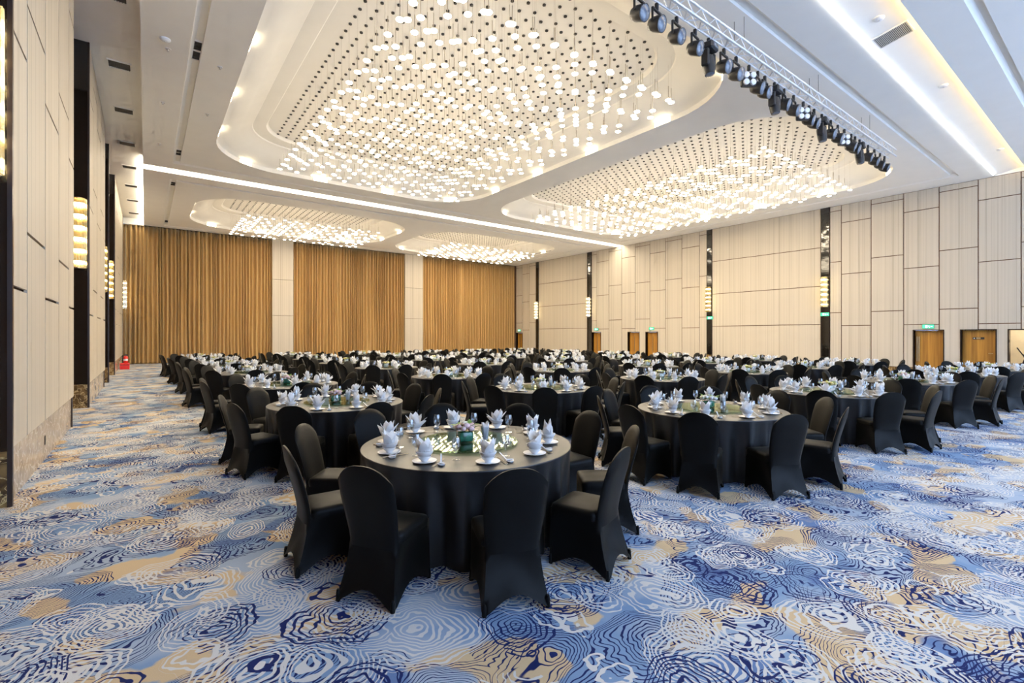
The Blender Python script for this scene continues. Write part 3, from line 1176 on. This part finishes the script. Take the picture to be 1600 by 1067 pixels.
def along_y(prof, n, tilt, z):
    """lathe about local -Y axis, tilted down by tilt, centre at height z"""
    mb = MB().lathe(prof, n, cap0=True, cap1=True)
    mt = Matrix.Translation((0, 0, z)) @ Matrix.Rotation(tilt, 4, 'X') @ Matrix.Rotation(PI / 2, 4, 'X')
    r = MB()
    r.add(mb, mt)
    return r


lamp_me['par_body'] = along_y([(0.05, -0.17), (0.10, -0.14), (0.135, -0.06), (0.145, 0.06), (0.15, 0.12), (0.138, 0.125)], 16, 0.35, -0.36).mesh('body', M['fixture_black'], True, 40)
lamp_me['par_lens'] = along_y([(0.136, 0.122), (0.12, 0.134), (0.03, 0.140)], 16, 0.35, -0.36).mesh('lens', M['lens_grey'], True, 60)
lamp_me['mh_base'] = MB().bevbox(-0.17, -0.15, -0.26, 0.17, 0.15, -0.10, 0.03).mesh('base', M['fixture_black'])
my = MB()
for s in (-1, 1):
    my.bevbox(s * 0.16 - 0.035, -0.08, -0.60, s * 0.16 + 0.035, 0.08, -0.26, 0.02)
lamp_me['mh_yoke'] = my.mesh('yoke', M['fixture_black'])
hd = MB().lathe([(0.08, 0.18), (0.12, 0.14), (0.125, 0.0), (0.115, -0.14), (0.10, -0.22), (0.09, -0.22)], 12, cap0=True, cap1=True)
mt = Matrix.Translation((0, 0, -0.52)) @ Matrix.Rotation(-0.12, 4, 'X')
q = MB()
q.add(hd, mt)
lamp_me['mh_head'] = finish_normals(q.mesh('head', M['fixture_black'], True, 40))
q = MB()
q.add(MB().lathe([(0.088, -0.221), (0.06, -0.235)], 12, cap1=True), mt)
lamp_me['mh_lens'] = finish_normals(q.mesh('lens', M['lens_grey'], True, 60))
lamp_me['mh_screen'] = MB().box(-0.10, -0.155, -0.22, 0.10, -0.149, -0.15).mesh('display', M['lens_grey'])
lamp_me['bl_body'] = MB().bevbox(-0.17, -0.02, -0.46, 0.17, 0.08, -0.12, 0.02).mesh('housing', M['fixture_black'])
lamp_me['bl_lens'] = along_y([(0.068, 0.0), (0.068, 0.04), (0.05, 0.05)], 12, 0.0, 0.0).mesh('lens', M['lens_white'], True, 60)
for k in lamp_me:
    finish_normals(lamp_me[k])


def truss_x(px, py):
    """position along the truss of something seen at this place, lamps hang at chord A"""
    r, u = (px - 800) / F_PX, (HORIZON - py) / F_PX
    dx, dy = SA + r * CA, CA - r * SA
    return dx * (TYA / dy)


PARS = [(999, 1), (1026, 13), (1057, 29), (1086, 50), (1131, 81), (1150, 90), (1184, 111), (1195, 118), (1225, 141), (1240, 150), (1264, 167), (1272, 172), (1298, 189), (1309, 193), (1330, 210), (1336, 212), (1356, 227), (1366, 232), (1375, 238), (1382, 243)]
HEADS = [(1107, 70), (1210, 138), (1284, 187), (1343, 225)]
BLINDERS = [(1170, 96), (1255, 156), (1319, 200)]
fixtures = [(truss_x(*p), 'par') for p in PARS] + [(truss_x(*p), 'head') for p in HEADS] + [(truss_x(*p), 'blinder') for p in BLINDERS]
fixtures.sort()
last = -9
for k in range(len(fixtures)):
    x, kind = fixtures[k]
    if x - last < 0.31:
        x = last + 0.31
    fixtures[k] = (x, kind)
    last = x
cnt = {'par': 0, 'head': 0, 'blinder': 0}
NUM = ['first', 'second', 'third', 'fourth', 'fifth', 'sixth', 'seventh', 'eighth', 'ninth', 'tenth', 'eleventh', 'twelfth', 'thirteenth', 'fourteenth', 'fifteenth', 'sixteenth', 'seventeenth', 'eighteenth', 'nineteenth', 'last']
fr_ = random.Random(3)
for x, kind in fixtures:
    nm = {'par': 'par_can_lamp', 'head': 'moving_head_lamp', 'blinder': 'blinder_lamp'}[kind]
    r = empty(nm, (x, TYA, TZ0 - 0.057), -0.55 if kind == 'blinder' else fr_.uniform(0.05, 0.2))
    ob('clamp', lamp_me['clamp'], r)
    i = cnt[kind]
    cnt[kind] += 1
    if kind == 'par':
        y_ = ob('yoke', lamp_me['yoke'], r)
        b = ob('body', lamp_me['par_body'], r)
        ob('lens', lamp_me['par_lens'], b)
        tag(r, 'round black stage lamp on the truss, %s from the left' % NUM[min(i, 19)], 'stage lamp', 'round stage lamps on the truss')
    elif kind == 'head':
        ob('base', lamp_me['mh_base'], r)
        ob('yoke', lamp_me['mh_yoke'], r)
        b = ob('head', lamp_me['mh_head'], r)
        ob('lens', lamp_me['mh_lens'], b)
        ob('display', lamp_me['mh_screen'], r)
        tag(r, 'long black moving head stage lamp hanging from the truss, %s from the left' % NUM[i], 'stage lamp', 'moving head lamps on the truss')
    else:
        b = ob('housing', lamp_me['bl_body'], r)
        for sx in (-0.08, 0.08):
            for sz in (-0.21, -0.37):
                ob('lens', lamp_me['bl_lens'], b, (sx, -0.02, sz))
        tag(r, 'black stage blinder with four white lenses, %s from the left' % NUM[i], 'stage lamp', 'four lens blinders on the truss')


# ------------------------------------------------------------------ chair
def chair_parts(low=False):
    nu, nv = (6, 5) if low else (12, 10)

    def back_pt(u, v, side):
        # u -1..1, v 0..1 ; side +1 front, -1 rear
        zt = 0.945 - 0.115 * abs(u) ** 2.6
        z = 0.36 + (zt - 0.36) * v
        w = 0.188 + 0.028 * math.sin(PI * min(1, max(0, (z - 0.40) / 0.46)) * 0.62)
        k = max(0.0, (z - 0.42) / 0.525)
        yc_ = -0.195 - 0.135 * k ** 1.25
        t = 0.030 * (1 - 0.75 * abs(u) ** 5) * (1 - 0.65 * max(0, v - 0.82) / 0.18)
        bow = 0.012 * (1 - u * u)
        return (u * w, yc_ + side * t - bow * (1 if side > 0 else 0.4), z)
    front = [[back_pt(-1 + 2 * i / nu, j / nv, 1) for i in range(nu + 1)] for j in range(nv + 1)]
    rear = [[back_pt(-1 + 2 * i / nu, j / nv, -1) for i in range(nu + 1)] for j in range(nv + 1)]
    mb = MB()
    mb.rings(front, False, flip=True)
    mb.rings(rear, False)

    def rim(g):
        return [r[0] for r in g] + list(g[-1])[1:-1] + [r[-1] for r in g[::-1]]
    mb.rings([rim(front), rim(rear)], False)
    # seat
    ns = 3 if low else 5

    def loop(hx, y0, y1, r, z):
        return rrect(-hx, y0, hx, y1, r, z, ns)
    seat = MB()
    ls = [loop(0.208, -0.185, 0.205, 0.05, 0.40), loop(0.213, -0.19, 0.21, 0.05, 0.44), loop(0.206, -0.185, 0.203, 0.05, 0.466), loop(0.17, -0.16, 0.165, 0.05, 0.478), loop(0.08, -0.09, 0.09, 0.04, 0.484)]
    seat.rings(ls, True, cap1=True)
    # stretched skirt, hem arched between the four feet
    sk = MB()
    n_side = 4 if low else 9
    nlev = 4 if low else 9

    def square(hxf, hxr, y0, y1, r):
        # corner order: rear-right, front-right, front-left, rear-left
        return [Vector((hxr, y0, 0)), Vector((hxf, y1, 0)), Vector((-hxf, y1, 0)), Vector((-hxr, y0, 0))]
    top = square(0.212, 0.190, -0.215, 0.209, 0.03)
    bot = square(0.222, 0.236, -0.315, 0.215, 0.03)
    levs = []
    for L_ in range(nlev + 1):
        t = L_ / nlev
        flare = t ** 1.7
        row = []
        for s in range(4):
            a, b_ = top[s].lerp(bot[s], flare), top[(s + 1) % 4].lerp(bot[(s + 1) % 4], flare)
            mid_in = (0.028 if s != 1 else 0.012) * math.sin(PI * t) + (0.03 * t if s == 3 else 0.018 * t)
            outward = Vector(((b_ - a).y, -(b_ - a).x, 0)).normalized()
            for j in range(n_side):
                f = j / n_side
                # soft rounding of the corner near the seat
                p = a.lerp(b_, f)
                belly = math.sin(PI * f)
                p = p - outward * (mid_in * belly)
                if f == 0:
                    c_ = Vector((0, 0, 0)) - Vector((p.x, p.y, 0))
                    p = p + c_.normalized() * 0.012
                hem = 0.003 + (0.10, 0.05, 0.10, 0.105)[s] * (math.sin(PI * f) ** 1.5 if 0 < f < 1 else 0)
                z = 0.445 + (hem - 0.445) * t
                row.append((p.x, p.y, z))
        levs.append(row)
    sk.rings(levs, True, flip=True)
    # rear face of cover rising from the skirt to the backrest
    feet = []
    for (x, y) in ((0.216, -0.290), (0.205, 0.196), (-0.205, 0.196), (-0.216, -0.290)):
        fm = MB().lathe([(0.015, 0.0), (0.017, 0.01), (0.014, 0.06), (0.010, 0.08)], 5 if low else 8, (x, y, 0.0), True, True)
        feet.append(fm)
    return mb, seat, sk, feet


def mesh_from(mb, name, m, weld=True, angle=50):
    me = mb.mesh(name, m, True)
    bm = bmesh.new()
    bm.from_mesh(me)
    if weld:
        bmesh.ops.remove_doubles(bm, verts=bm.verts, dist=0.0006)
    bmesh.ops.recalc_face_normals(bm, faces=bm.faces)
    bm.to_mesh(me)
    bm.free()
    me.polygons.foreach_set('use_smooth', [True] * len(me.polygons))
    me.set_sharp_from_angle(angle=math.radians(angle))
    return me


cb, cs, ck, cf = chair_parts()
CH = {'backrest': mesh_from(cb, 'backrest', M['chair_fabric'], angle=70), 'seat': mesh_from(cs, 'seat', M['chair_fabric'], angle=70), 'skirt': mesh_from(ck, 'skirt', M['chair_fabric'], angle=80)}
CHF = [mesh_from(f, 'foot_pocket', M['chair_fabric']) for f in cf]
whole = MB()
for q in [cb, cs, ck] + cf:
    whole.add(q)
CH_WHOLE = mesh_from(whole, 'banquet_chair', M['chair_fabric'], angle=70)
lb, ls_, lk, lf_ = chair_parts(True)
LOWCHAIR = MB()
for q in (lb, ls_, lk):
    LOWCHAIR.add(q)

# ------------------------------------------------------------------ table with floor-length cloth
TZ, TRAD = 0.775, 0.98


def cloth_meshes():
    n = 200
    rnd = random.Random(5)
    fold = [rnd.uniform(0, 2 * PI) for _ in range(6)]
    top = MB()
    prof = [(0.30, TZ), (0.70, TZ), (TRAD - 0.012, TZ), (TRAD - 0.003, TZ - 0.003), (TRAD, TZ - 0.010)]
    top.lathe(prof, n, cap0=False)
    top.rings([[(0.30 * math.cos(2 * PI * j / n), 0.30 * math.sin(2 * PI * j / n), TZ) for j in range(n)]] + [[(0.001 * math.cos(2 * PI * j / n), 0.001 * math.sin(2 * PI * j / n), TZ) for j in range(n)]], True)
    sk = MB()
    rows = []
    for k in range(11):
        t = k / 10
        row = []
        for j in range(n):
            a = 2 * PI * j / n
            w = 0.7 * math.sin(23 * a + fold[0] + 1.6 * math.sin(3 * a + fold[1])) + 0.35 * math.sin(13 * a + fold[2]) + 0.15 * math.sin(37 * a + fold[3])
            r = TRAD - 0.05 * t ** 0.6 + 0.048 * (t ** 0.55) * w
            row.append((r * math.cos(a), r * math.sin(a), TZ - 0.010 - (TZ - 0.025) * t))
        rows.append(row)
    sk.rings(rows, True)
    return mesh_from(top, 'cloth_top', M['cloth_black'], angle=30), mesh_from(sk, 'cloth_skirt', M['cloth_black'], angle=80)


CT, CSK = cloth_meshes()

# ------------------------------------------------------------------ tableware
PLATE = mesh_from(MB().lathe([(0.050, 0.0), (0.055, 0.004), (0.098, 0.014), (0.100, 0.017), (0.096, 0.018), (0.060, 0.009), (0.001, 0.008)], 24, cap0=True), 'side_plate', M['porcelain'], angle=60)
BOWL = mesh_from(MB().lathe([(0.026, 0.0), (0.028, 0.008), (0.044, 0.022), (0.056, 0.040), (0.060, 0.047), (0.057, 0.047), (0.046, 0.028), (0.020, 0.012), (0.001, 0.011)], 20, cap0=True), 'rice_bowl', M['porcelain'], angle=60)
GL_PROF = [(0.036, 0.0), (0.034, 0.003), (0.008, 0.007), (0.005, 0.02), (0.005, 0.055), (0.010, 0.068), (0.030, 0.090), (0.038, 0.118), (0.036, 0.150), (0.030, 0.185), (0.0285, 0.185), (0.0345, 0.150), (0.0365, 0.118), (0.028, 0.092), (0.004, 0.074)]
GLASS = mesh_from(MB().lathe(GL_PROF, 16, cap0=True), 'wine_glass', M['drink_glass'], angle=60)
sp = MB()
sp.lathe([(0.020, 0.0), (0.030, 0.006), (0.034, 0.016), (0.031, 0.016), (0.024, 0.008), (0.001, 0.006)], 14, cap0=True)
SPREST = mesh_from(sp, 'spoon_rest', M['porcelain'], angle=60)
so_ = MB()
rows = []
for k in range(9):
    t = k / 8
    if t < 0.5:
        w = 0.020 * math.sin(PI * (0.12 + 0.88 * t / 0.5) * 0.85)
        z = 0.020 + 0.004 * math.cos(PI * t / 0.5)
        dip = 0.010 * math.sin(PI * t / 0.5)
    else:
        w = 0.0065
        z = 0.016 + 0.05 * (t - 0.5) / 0.5
        dip = 0.001
    y = -0.03 + 0.125 * t
    rows.append([(-w, y, z + 0.004), (-w * 0.5, y, z + 0.004 - dip), (w * 0.5, y, z + 0.004 - dip), (w, y, z + 0.004)])
so_.sheet(rows, lambda p: Vector((0, 0, -0.003)))
SPOON = mesh_from(so_, 'soup_spoon', M['porcelain'], angle=60)
cs_ = MB()
for dx in (-0.006, 0.006):
    cs_.tube((dx, -0.11, 0.012), (dx * 0.8, 0.12, 0.014), 0.0035, 5, 0.0022)
CHOP = mesh_from(cs_, 'chopsticks', M['chopstick_wood'])


def napkin_mesh(variant):
    """white napkin folded into an upright fan or crown, bottom tucked in a bowl"""
    rnd = random.Random(variant * 11 + 2)
    mb = MB()

    def petal(ang, lean, wid, hgt, z0, r0):
        ca, sa = math.cos(ang), math.sin(ang)
        rows = []
        for k in range(6):
            t = k / 5
            w = wid * 1.35 * (1 - t) ** 0.55 * (0.75 + 0.6 * t) if k < 5 else 0.001
            r = r0 + lean * 1.35 * (t ** 1.3)
            z = z0 + hgt * t
            row = []
            for s in (-1, -0.35, 0.35, 1):
                cup = 0.35 * w * (1 - s * s) * (1 - 0.5 * t)
                rr = r + cup
                row.append((rr * ca - s * w * sa, rr * sa + s * w * ca, z - 0.012 * abs(s) * (1 - t)))
            rows.append(row)
        mb.sheet(rows, lambda p: Vector((-ca * 0.0025, -sa * 0.0025, 0.0)))
    # wrapped foot of the napkin
    n = 14
    prof = [(0.012, 0.017), (0.038, 0.036), (0.050, 0.050), (0.060, 0.060), (0.064, 0.074), (0.052, 0.076), (0.030, 0.062), (0.004, 0.056)]
    ringsl = []
    for r, z in prof:
        row = []
        for j in range(n):
            a = 2 * PI * j / n
            st = 1.0
            zz = z
            if z > 0.055 and variant != 1:
                f = max(0.0, math.cos(a - 0.4)) ** 4
                st = 1 + (0.75 if variant == 0 else 1.0) * f
                zz = z + 0.035 * f
            row.append((r * st * math.cos(a), r * math.sin(a) * (0.85 if variant == 2 else 1), zz))
        ringsl.append(row)
    mb.rings(ringsl, True, cap0=True)
    if variant == 0:
        for a, lean, w, h_ in ((-2.6, 0.060, 0.034, 0.105), (-2.0, 0.028, 0.036, 0.125), (2.9, 0.040, 0.036, 0.120), (2.1, 0.022, 0.036, 0.130), (1.2, 0.040, 0.034, 0.105), (0.4, 0.070, 0.030, 0.080), (-1.0, 0.035, 0.034, 0.110)):
            petal(a, lean, w, h_, 0.054, 0.014)
    elif variant == 1:
        for a, lean, w, h_ in ((0.0, 0.016, 0.036, 0.145), (PI, 0.010, 0.038, 0.150), (1.5, 0.022, 0.034, 0.120), (-1.5, 0.022, 0.034, 0.115), (0.8, 0.05, 0.034, 0.09), (-2.3, 0.05, 0.034, 0.09)):
            petal(a, lean, w, h_, 0.050, 0.010)
    else:
        for a, lean, w, h_ in ((3.1, 0.085, 0.030, 0.085), (2.4, 0.050, 0.034, 0.110), (-2.4, 0.050, 0.034, 0.110), (1.6, 0.018, 0.036, 0.125), (-1.6, 0.018, 0.036, 0.120), (0.0, 0.036, 0.034, 0.100)):
            petal(a, lean, w, h_, 0.054, 0.014)
    return mb


NAP_MB = [napkin_mesh(k) for k in range(3)]
NAPKIN = [mesh_from(q, 'folded_napkin', M['napkin_white'], angle=50) for q in NAP_MB]
SUSAN = mesh_from(MB().lathe([(0.10, 0.012), (0.475, 0.012), (0.48, 0.016), (0.475, 0.022), (0.001, 0.022)], 48, cap0=False), 'glass_disc', M['susan_glass'], angle=30)
SUSAN_B = mesh_from(MB().lathe([(0.11, 0.0), (0.12, 0.004), (0.10, 0.012)], 24, cap0=True, cap1=True), 'turntable_base', M['steel_rod'], angle=30)
HOLD = mesh_from(MB().lathe([(0.024, 0.0), (0.027, 0.004), (0.042, 0.135), (0.040, 0.137), (0.028, 0.02)], 14, cap0=True, cap1=False), 'napkin_cup', M['drink_glass'], angle=50)
pp = MB()
for k, (a, h_) in enumerate(((0.3, 0.185), (1.6, 0.17), (2.9, 0.18), (4.2, 0.165), (5.4, 0.175))):
    ca, sa = math.cos(a), math.sin(a)
    rows = []
    for j in range(5):
        t = j / 4
        w = 0.018 + 0.012 * t - (0.022 * max(0, t - 0.7) / 0.3)
        r = 0.012 + 0.022 * t
        rows.append([(r * ca - s * w * sa, r * sa + s * w * ca, 0.012 + (h_ - 0.012) * t) for s in (-1, 0, 1)])
    pp.sheet(rows, lambda p: Vector((-ca * 0.002, -sa * 0.002, 0)))
HOLD_P = mesh_from(pp, 'paper_napkins', M['napkin_white'], angle=50)


def rose(mb, c, r, seed):
    rnd = random.Random(seed)
    n = 8
    prof = [(0.15, -0.8), (0.75, -0.55), (1.0, 0.0), (0.85, 0.45), (0.72, 0.40), (0.60, 0.62), (0.45, 0.5), (0.25, 0.68), (0.02, 0.60)]
    ringsl = []
    for rr, z in prof:
        ringsl.append([(c[0] + r * rr * (1 + 0.13 * math.sin(3 * a + seed + z * 5)) * math.cos(a), c[1] + r * rr * (1 + 0.13 * math.sin(3 * a + seed + z * 5)) * math.sin(a), c[2] + r * z) for a in [2 * PI * j / n for j in range(n)]])
    mb.rings(ringsl, True)


def leaf(mb, base, ang, ln, up, w):
    ca, sa = math.cos(ang), math.sin(ang)
    rows = []
    for k in range(4):
        t = k / 3
        ww = w * math.sin(PI * (0.15 + 0.85 * t)) if k < 3 else 0.001
        x = ln * t
        z = up * t - 0.35 * ln * t * t
        rows.append([(base[0] + x * ca - s * ww * sa, base[1] + x * sa + s * ww * ca, base[2] + z + (0.15 * ww if s else 0)) for s in (-1, 0, 1)])
    mb.sheet(rows, lambda p: Vector((0, 0, -0.002)))


FLW = []
for var, (pm, lm) in enumerate((('petal_pink', 'leaf_green'), ('petal_white', 'leaf_green'), ('petal_yellow', 'leaf_lime'), ('petal_cream', 'leaf_lime'))):
    rnd = random.Random(var + 40)
    vase = MB().bevbox(-0.052, -0.052, 0.0, 0.052, 0.052, 0.075, 0.005)
    gl = MB().bevbox(-0.060, -0.060, 0.0, 0.060, 0.060, 0.092, 0.004)
    lv = MB()
    for k in range(22):
        leaf(lv, (rnd.uniform(-0.045, 0.045), rnd.uniform(-0.045, 0.045), 0.085 + rnd.uniform(0, 0.02)), rnd.uniform(0, 2 * PI), rnd.uniform(0.06, 0.11), rnd.uniform(0.02, 0.08), rnd.uniform(0.014, 0.026))
    bl = []
    for k in range(11):
        a = k * 2.4
        rr = 0.078 * math.sqrt(k / 11.0)
        mb = MB()
        rose(mb, (0, 0, 0), rnd.uniform(0.022, 0.032), k)
        bl.append((mesh_from(mb, 'blossom', M[pm if k % 3 else ('petal_cream' if var != 3 else 'petal_yellow')], angle=60), (rr * math.cos(a), rr * math.sin(a), 0.125 - rr * 0.25 + rnd.uniform(-0.005, 0.008))))
    low = MB()
    low.cur = 0
    low.add(gl)
    FLW.append((mesh_from(vase, 'vase', M['vase_green' if var < 2 else 'vase_clear']), mesh_from(lv, 'foliage', M[lm], angle=60), bl))

# ------------------------------------------------------------------ lay out tables
COLS = [2.45, 6.30, 9.95, 13.65, 17.05, 20.4]
ROWS = [3.94, 7.50, 10.95, 15.0, 18.6, 22.3, 26.4]
tables = []
lay = random.Random(21)
for j, yb in enumerate(ROWS):
    for i, xb in enumerate(COLS):
        y = yb - 0.055 * (xb - 2.45)
        x = xb - (0.016 * (yb - 3.94))
        if (i, j) == (0, 0):
            off = -20.0
        elif (i, j) == (1, 0):
            off = -22.0
        else:
            off = lay.uniform(-4, 4)
            x += lay.uniform(-0.06, 0.06)
            y += lay.uniform(-0.06, 0.06)
        tables.append((i, j, x, y, off))
tables.sort(key=lambda t: t[2] ** 2 + t[3] ** 2)
COLW = ['leftmost', 'second', 'third', 'fourth', 'fifth', 'rightmost']
ROWW = ['front', 'second', 'third', 'fourth', 'fifth', 'sixth', 'back']


def table_phrase(i, j):
    if (i, j) == (0, 0):
        return 'the nearest table'
    return 'the %s table of the %s row' % (COLW[i], ROWW[j])


SEATW = ['nearest', 'near', 'middle', 'far', 'farthest']
right = Vector((CA, -SA, 0))
depth = Vector((SA, CA, 0))
seats = []
for ti, (i, j, x, y, off) in enumerate(tables):
    c = Vector((x, y, 0))
    names = []
    tv = Vector((-x, -y, 0)).normalized()
    for k in range(10):
        th = math.radians(off + 36 * k + (lay.uniform(-2.5, 2.5)) + {(0, 0, 0): -3.5, (1, 0, 0): -6.0}.get((i, j, k), 0.0))
        d = right * math.sin(th) - depth * math.cos(th)
        rel = math.atan2(tv.x * d.y - tv.y * d.x, tv.dot(d))   # + = counter-clockwise seen from above
        names.append((k, th, d, rel))
    left = sorted([n for n in names if n[3] <= 0], key=lambda n: -n[3])
    rgt = sorted([n for n in names if n[3] > 0], key=lambda n: n[3])
    while len(left) > 5:
        rgt.append(left.pop())
    while len(rgt) > 5:
        left.append(rgt.pop())
    pos = {}
    for side, lst in (('left-hand', left), ('right-hand', rgt)):
        for q_, n in enumerate(lst):
            pos[n[0]] = '%s %s' % (SEATW[q_], side)
    for (k, th, d, rel) in names:
        seats.append({'t': ti, 'i': i, 'j': j, 'c': c, 'd': d, 'k': k, 'pos': pos[k]})

for ti, (i, j, x, y, off) in enumerate(tables):
    ph = table_phrase(i, j)
    near = ti < 14
    r = empty('banquet_table', (x, y, 0), lay.uniform(0, 2 * PI))
    ob('cloth_top', CT, r)
    ob('cloth_skirt', CSK, r)
    tag(r, 'round banquet table under floor-length black cloth, ' + ph, 'table', 'round banquet tables')
    g = empty('lazy_susan', (x, y, TZ + 0.001))
    ob('glass_disc', SUSAN, g)
    ob('turntable_base', SUSAN_B, g)
    tag(g, 'round glass lazy susan on ' + ph, 'lazy susan', 'glass lazy susans')
    var = {(0, 0): 0, (1, 0): 1, (0, 1): 0, (0, 2): 0, (1, 1): 3, (3, 0): 0}.get((i, j), 2 if (i + j) % 3 else 3)
    fv = FLW[var]
    fl_ = empty('flower_centrepiece', (x + right.x * -0.03, y + right.y * -0.03, TZ + 0.0232), lay.uniform(-0.2, 0.2) - YAW + 0.5)
    fl_.scale = (1.25, 1.25, 1.2)
    ob('vase', fv[0], fl_)
    fo = ob('foliage', fv[1], fl_)
    if near:
        for me, p in fv[2]:
            ob('blossom', me, fl_, p)
    else:
        for me, p in fv[2][:5]:
            ob('blossom', me, fl_, (p[0] * 1.5, p[1] * 1.5, p[2]))
    tag(fl_, ('pink and cream' if var == 0 else 'white' if var == 1 else 'yellow') + ' flowers in a square vase on ' + ph, 'flowers', 'table flowers')
    if ti < 20:
        hp = c = Vector((x, y, 0)) + right * 0.17 + depth * (-0.02)
        hn = empty('napkin_cup', (hp.x, hp.y, TZ + 0.0232))
        ob('cup', HOLD, hn)
        ob('paper_napkins', HOLD_P, hn)
        tag(hn, 'cup of white paper napkins beside the flowers on ' + ph, 'napkin cup', 'napkin cups')

# chairs: the 300 nearest are things, the rest one far mass
CR = 1.225


def seat_rot(d):
    f = -d
    return math.atan2(-f.x, f.y)


order = sorted(seats, key=lambda s: (s['c'] + s['d'] * CR).length)
far_chairs = MB()
for n, s in enumerate(order):
    rr = CR + lay.uniform(-0.02, 0.05)
    p = s['c'] + s['d'] * rr
    rz = seat_rot(s['d']) + lay.uniform(-0.06, 0.06)
    ph = table_phrase(s['i'], s['j'])
    if n < 300:
        lab = 'black covered chair, %s seat of %s' % (s['pos'], ph)
        if n < 90:
            r = empty('banquet_chair', (p.x, p.y, 0), rz)
            for nm in ('backrest', 'seat', 'skirt'):
                ob(nm, CH[nm], r)
            for fm in CHF:
                ob('foot_pocket', fm, r)
        else:
            r = ob('banquet_chair', CH_WHOLE, None, (p.x, p.y, 0), (0, 0, rz))
        tag(r, lab, 'chair', 'black covered banquet chairs')
    else:
        far_chairs.add(LOWCHAIR, Matrix.Translation((p.x, p.y, 0)) @ Matrix.Rotation(rz, 4, 'Z'))
o = ob('far_banquet_chairs', mesh_from(far_chairs, 'far_banquet_chairs', M['chair_fabric'], weld=False, angle=70))
tag(o, 'mass of black covered chairs at the farthest tables', 'chairs', kind='stuff')

# place settings
far = {'plate': MB(), 'bowl': MB(), 'napkin': MB(), 'glass': MB()}
lowplate = MB().lathe([(0.05, 0.0), (0.10, 0.016), (0.06, 0.009), (0.001, 0.008)], 10, cap0=True)
lowbowl = MB().lathe([(0.028, 0.0), (0.044, 0.022), (0.060, 0.047), (0.045, 0.028), (0.001, 0.011)], 10, cap0=True)
lowglass = MB().lathe([(0.035, 0.0), (0.006, 0.008), (0.006, 0.06), (0.030, 0.09), (0.038, 0.12), (0.030, 0.185)], 8, cap0=True)
order = sorted(seats, key=lambda s: (s['c'] + s['d'] * 0.6).length)
for n, s in enumerate(order):
    ph = table_phrase(s['i'], s['j'])
    d = s['d']
    tdir = Vector((-d.y, d.x, 0))       # to the sitter's ... tangent
    base = s['c'] + d * 0.765
    rz = seat_rot(d)
    var = lay.choice((0, 0, 0, 2, 2, 1))
    nrz = lay.uniform(0, 2 * PI)
    gp = s['c'] + d * 0.60 + tdir * 0.20
    zt = TZ + 0.0006
    where = s['pos']
    unique = s['t'] < 10
    if n < 300:
        tail = '%s seat, %s' % (where.replace('-hand', ''), ph.replace('the ', ''))
        grp = ''
        a = ob('side_plate', PLATE, None, (base.x, base.y, zt), (0, 0, 0))
        tag(a, 'white plate under a bowl, ' + tail, 'plate', 'white plates' + grp)
        a = ob('rice_bowl', BOWL, None, (base.x, base.y, zt + 0.0088), (0, 0, 0))
        tag(a, 'white bowl holding a napkin, ' + tail, 'bowl', 'white bowls' + grp)
        a = ob('folded_napkin', NAPKIN[var], None, (base.x, base.y, zt + 0.0092), (0, 0, nrz))
        a.scale = (1.12, 1.12, 1.12)
        tag(a, 'white napkin folded upright in a bowl, ' + tail, 'napkin', 'folded napkins' + grp)
        a = ob('wine_glass', GLASS, None, (gp.x, gp.y, zt), (0, 0, 0))
        tag(a, 'clear stemmed glass, ' + tail, 'glass', 'stemmed glasses' + grp)
        if unique:
            sp_ = s['c'] + d * 0.80 + tdir * 0.175
            a = ob('spoon_rest', SPREST, None, (sp_.x, sp_.y, zt), (0, 0, rz))
            tag(a, 'small white spoon rest, ' + tail, 'spoon rest', 'spoon rests')
            a = ob('soup_spoon', SPOON, None, (sp_.x, sp_.y, zt + 0.002), (0, 0, rz + lay.uniform(0.2, 0.9)))
            tag(a, 'white china soup spoon on its rest, ' + tail, 'spoon', 'soup spoons')
            cp = s['c'] + d * 0.76 + tdir * 0.122
            a = ob('chopsticks', CHOP, None, (cp.x, cp.y, zt - 0.007), (0, 0, rz + lay.uniform(-0.15, 0.15)))
            tag(a, 'pale chopsticks beside the plate, ' + tail, 'chopsticks', 'pairs of chopsticks')
    else:
        far['plate'].add(lowplate, Matrix.Translation((base.x, base.y, zt)))
        far['bowl'].add(lowbowl, Matrix.Translation((base.x, base.y, zt + 0.0088)))
        far['napkin'].add(NAP_MB[var], Matrix.Translation((base.x, base.y, zt + 0.0092)) @ Matrix.Rotation(nrz, 4, 'Z'))
        far['glass'].add(lowglass, Matrix.Translation((gp.x, gp.y, zt)))
for nm, key, m, lab in (('far_plates', 'plate', 'porcelain', 'white plates on the farthest tables'), ('far_bowls', 'bowl', 'porcelain', 'white bowls on the farthest tables'), ('far_napkins', 'napkin', 'napkin_white', 'white folded napkins on the farthest tables'), ('far_glasses', 'glass', 'drink_glass', 'clear stemmed glasses on the farthest tables')):
    o = ob(nm, mesh_from(far[key], nm, M[m], weld=False))
    tag(o, lab, nm.split('_')[1], kind='stuff')
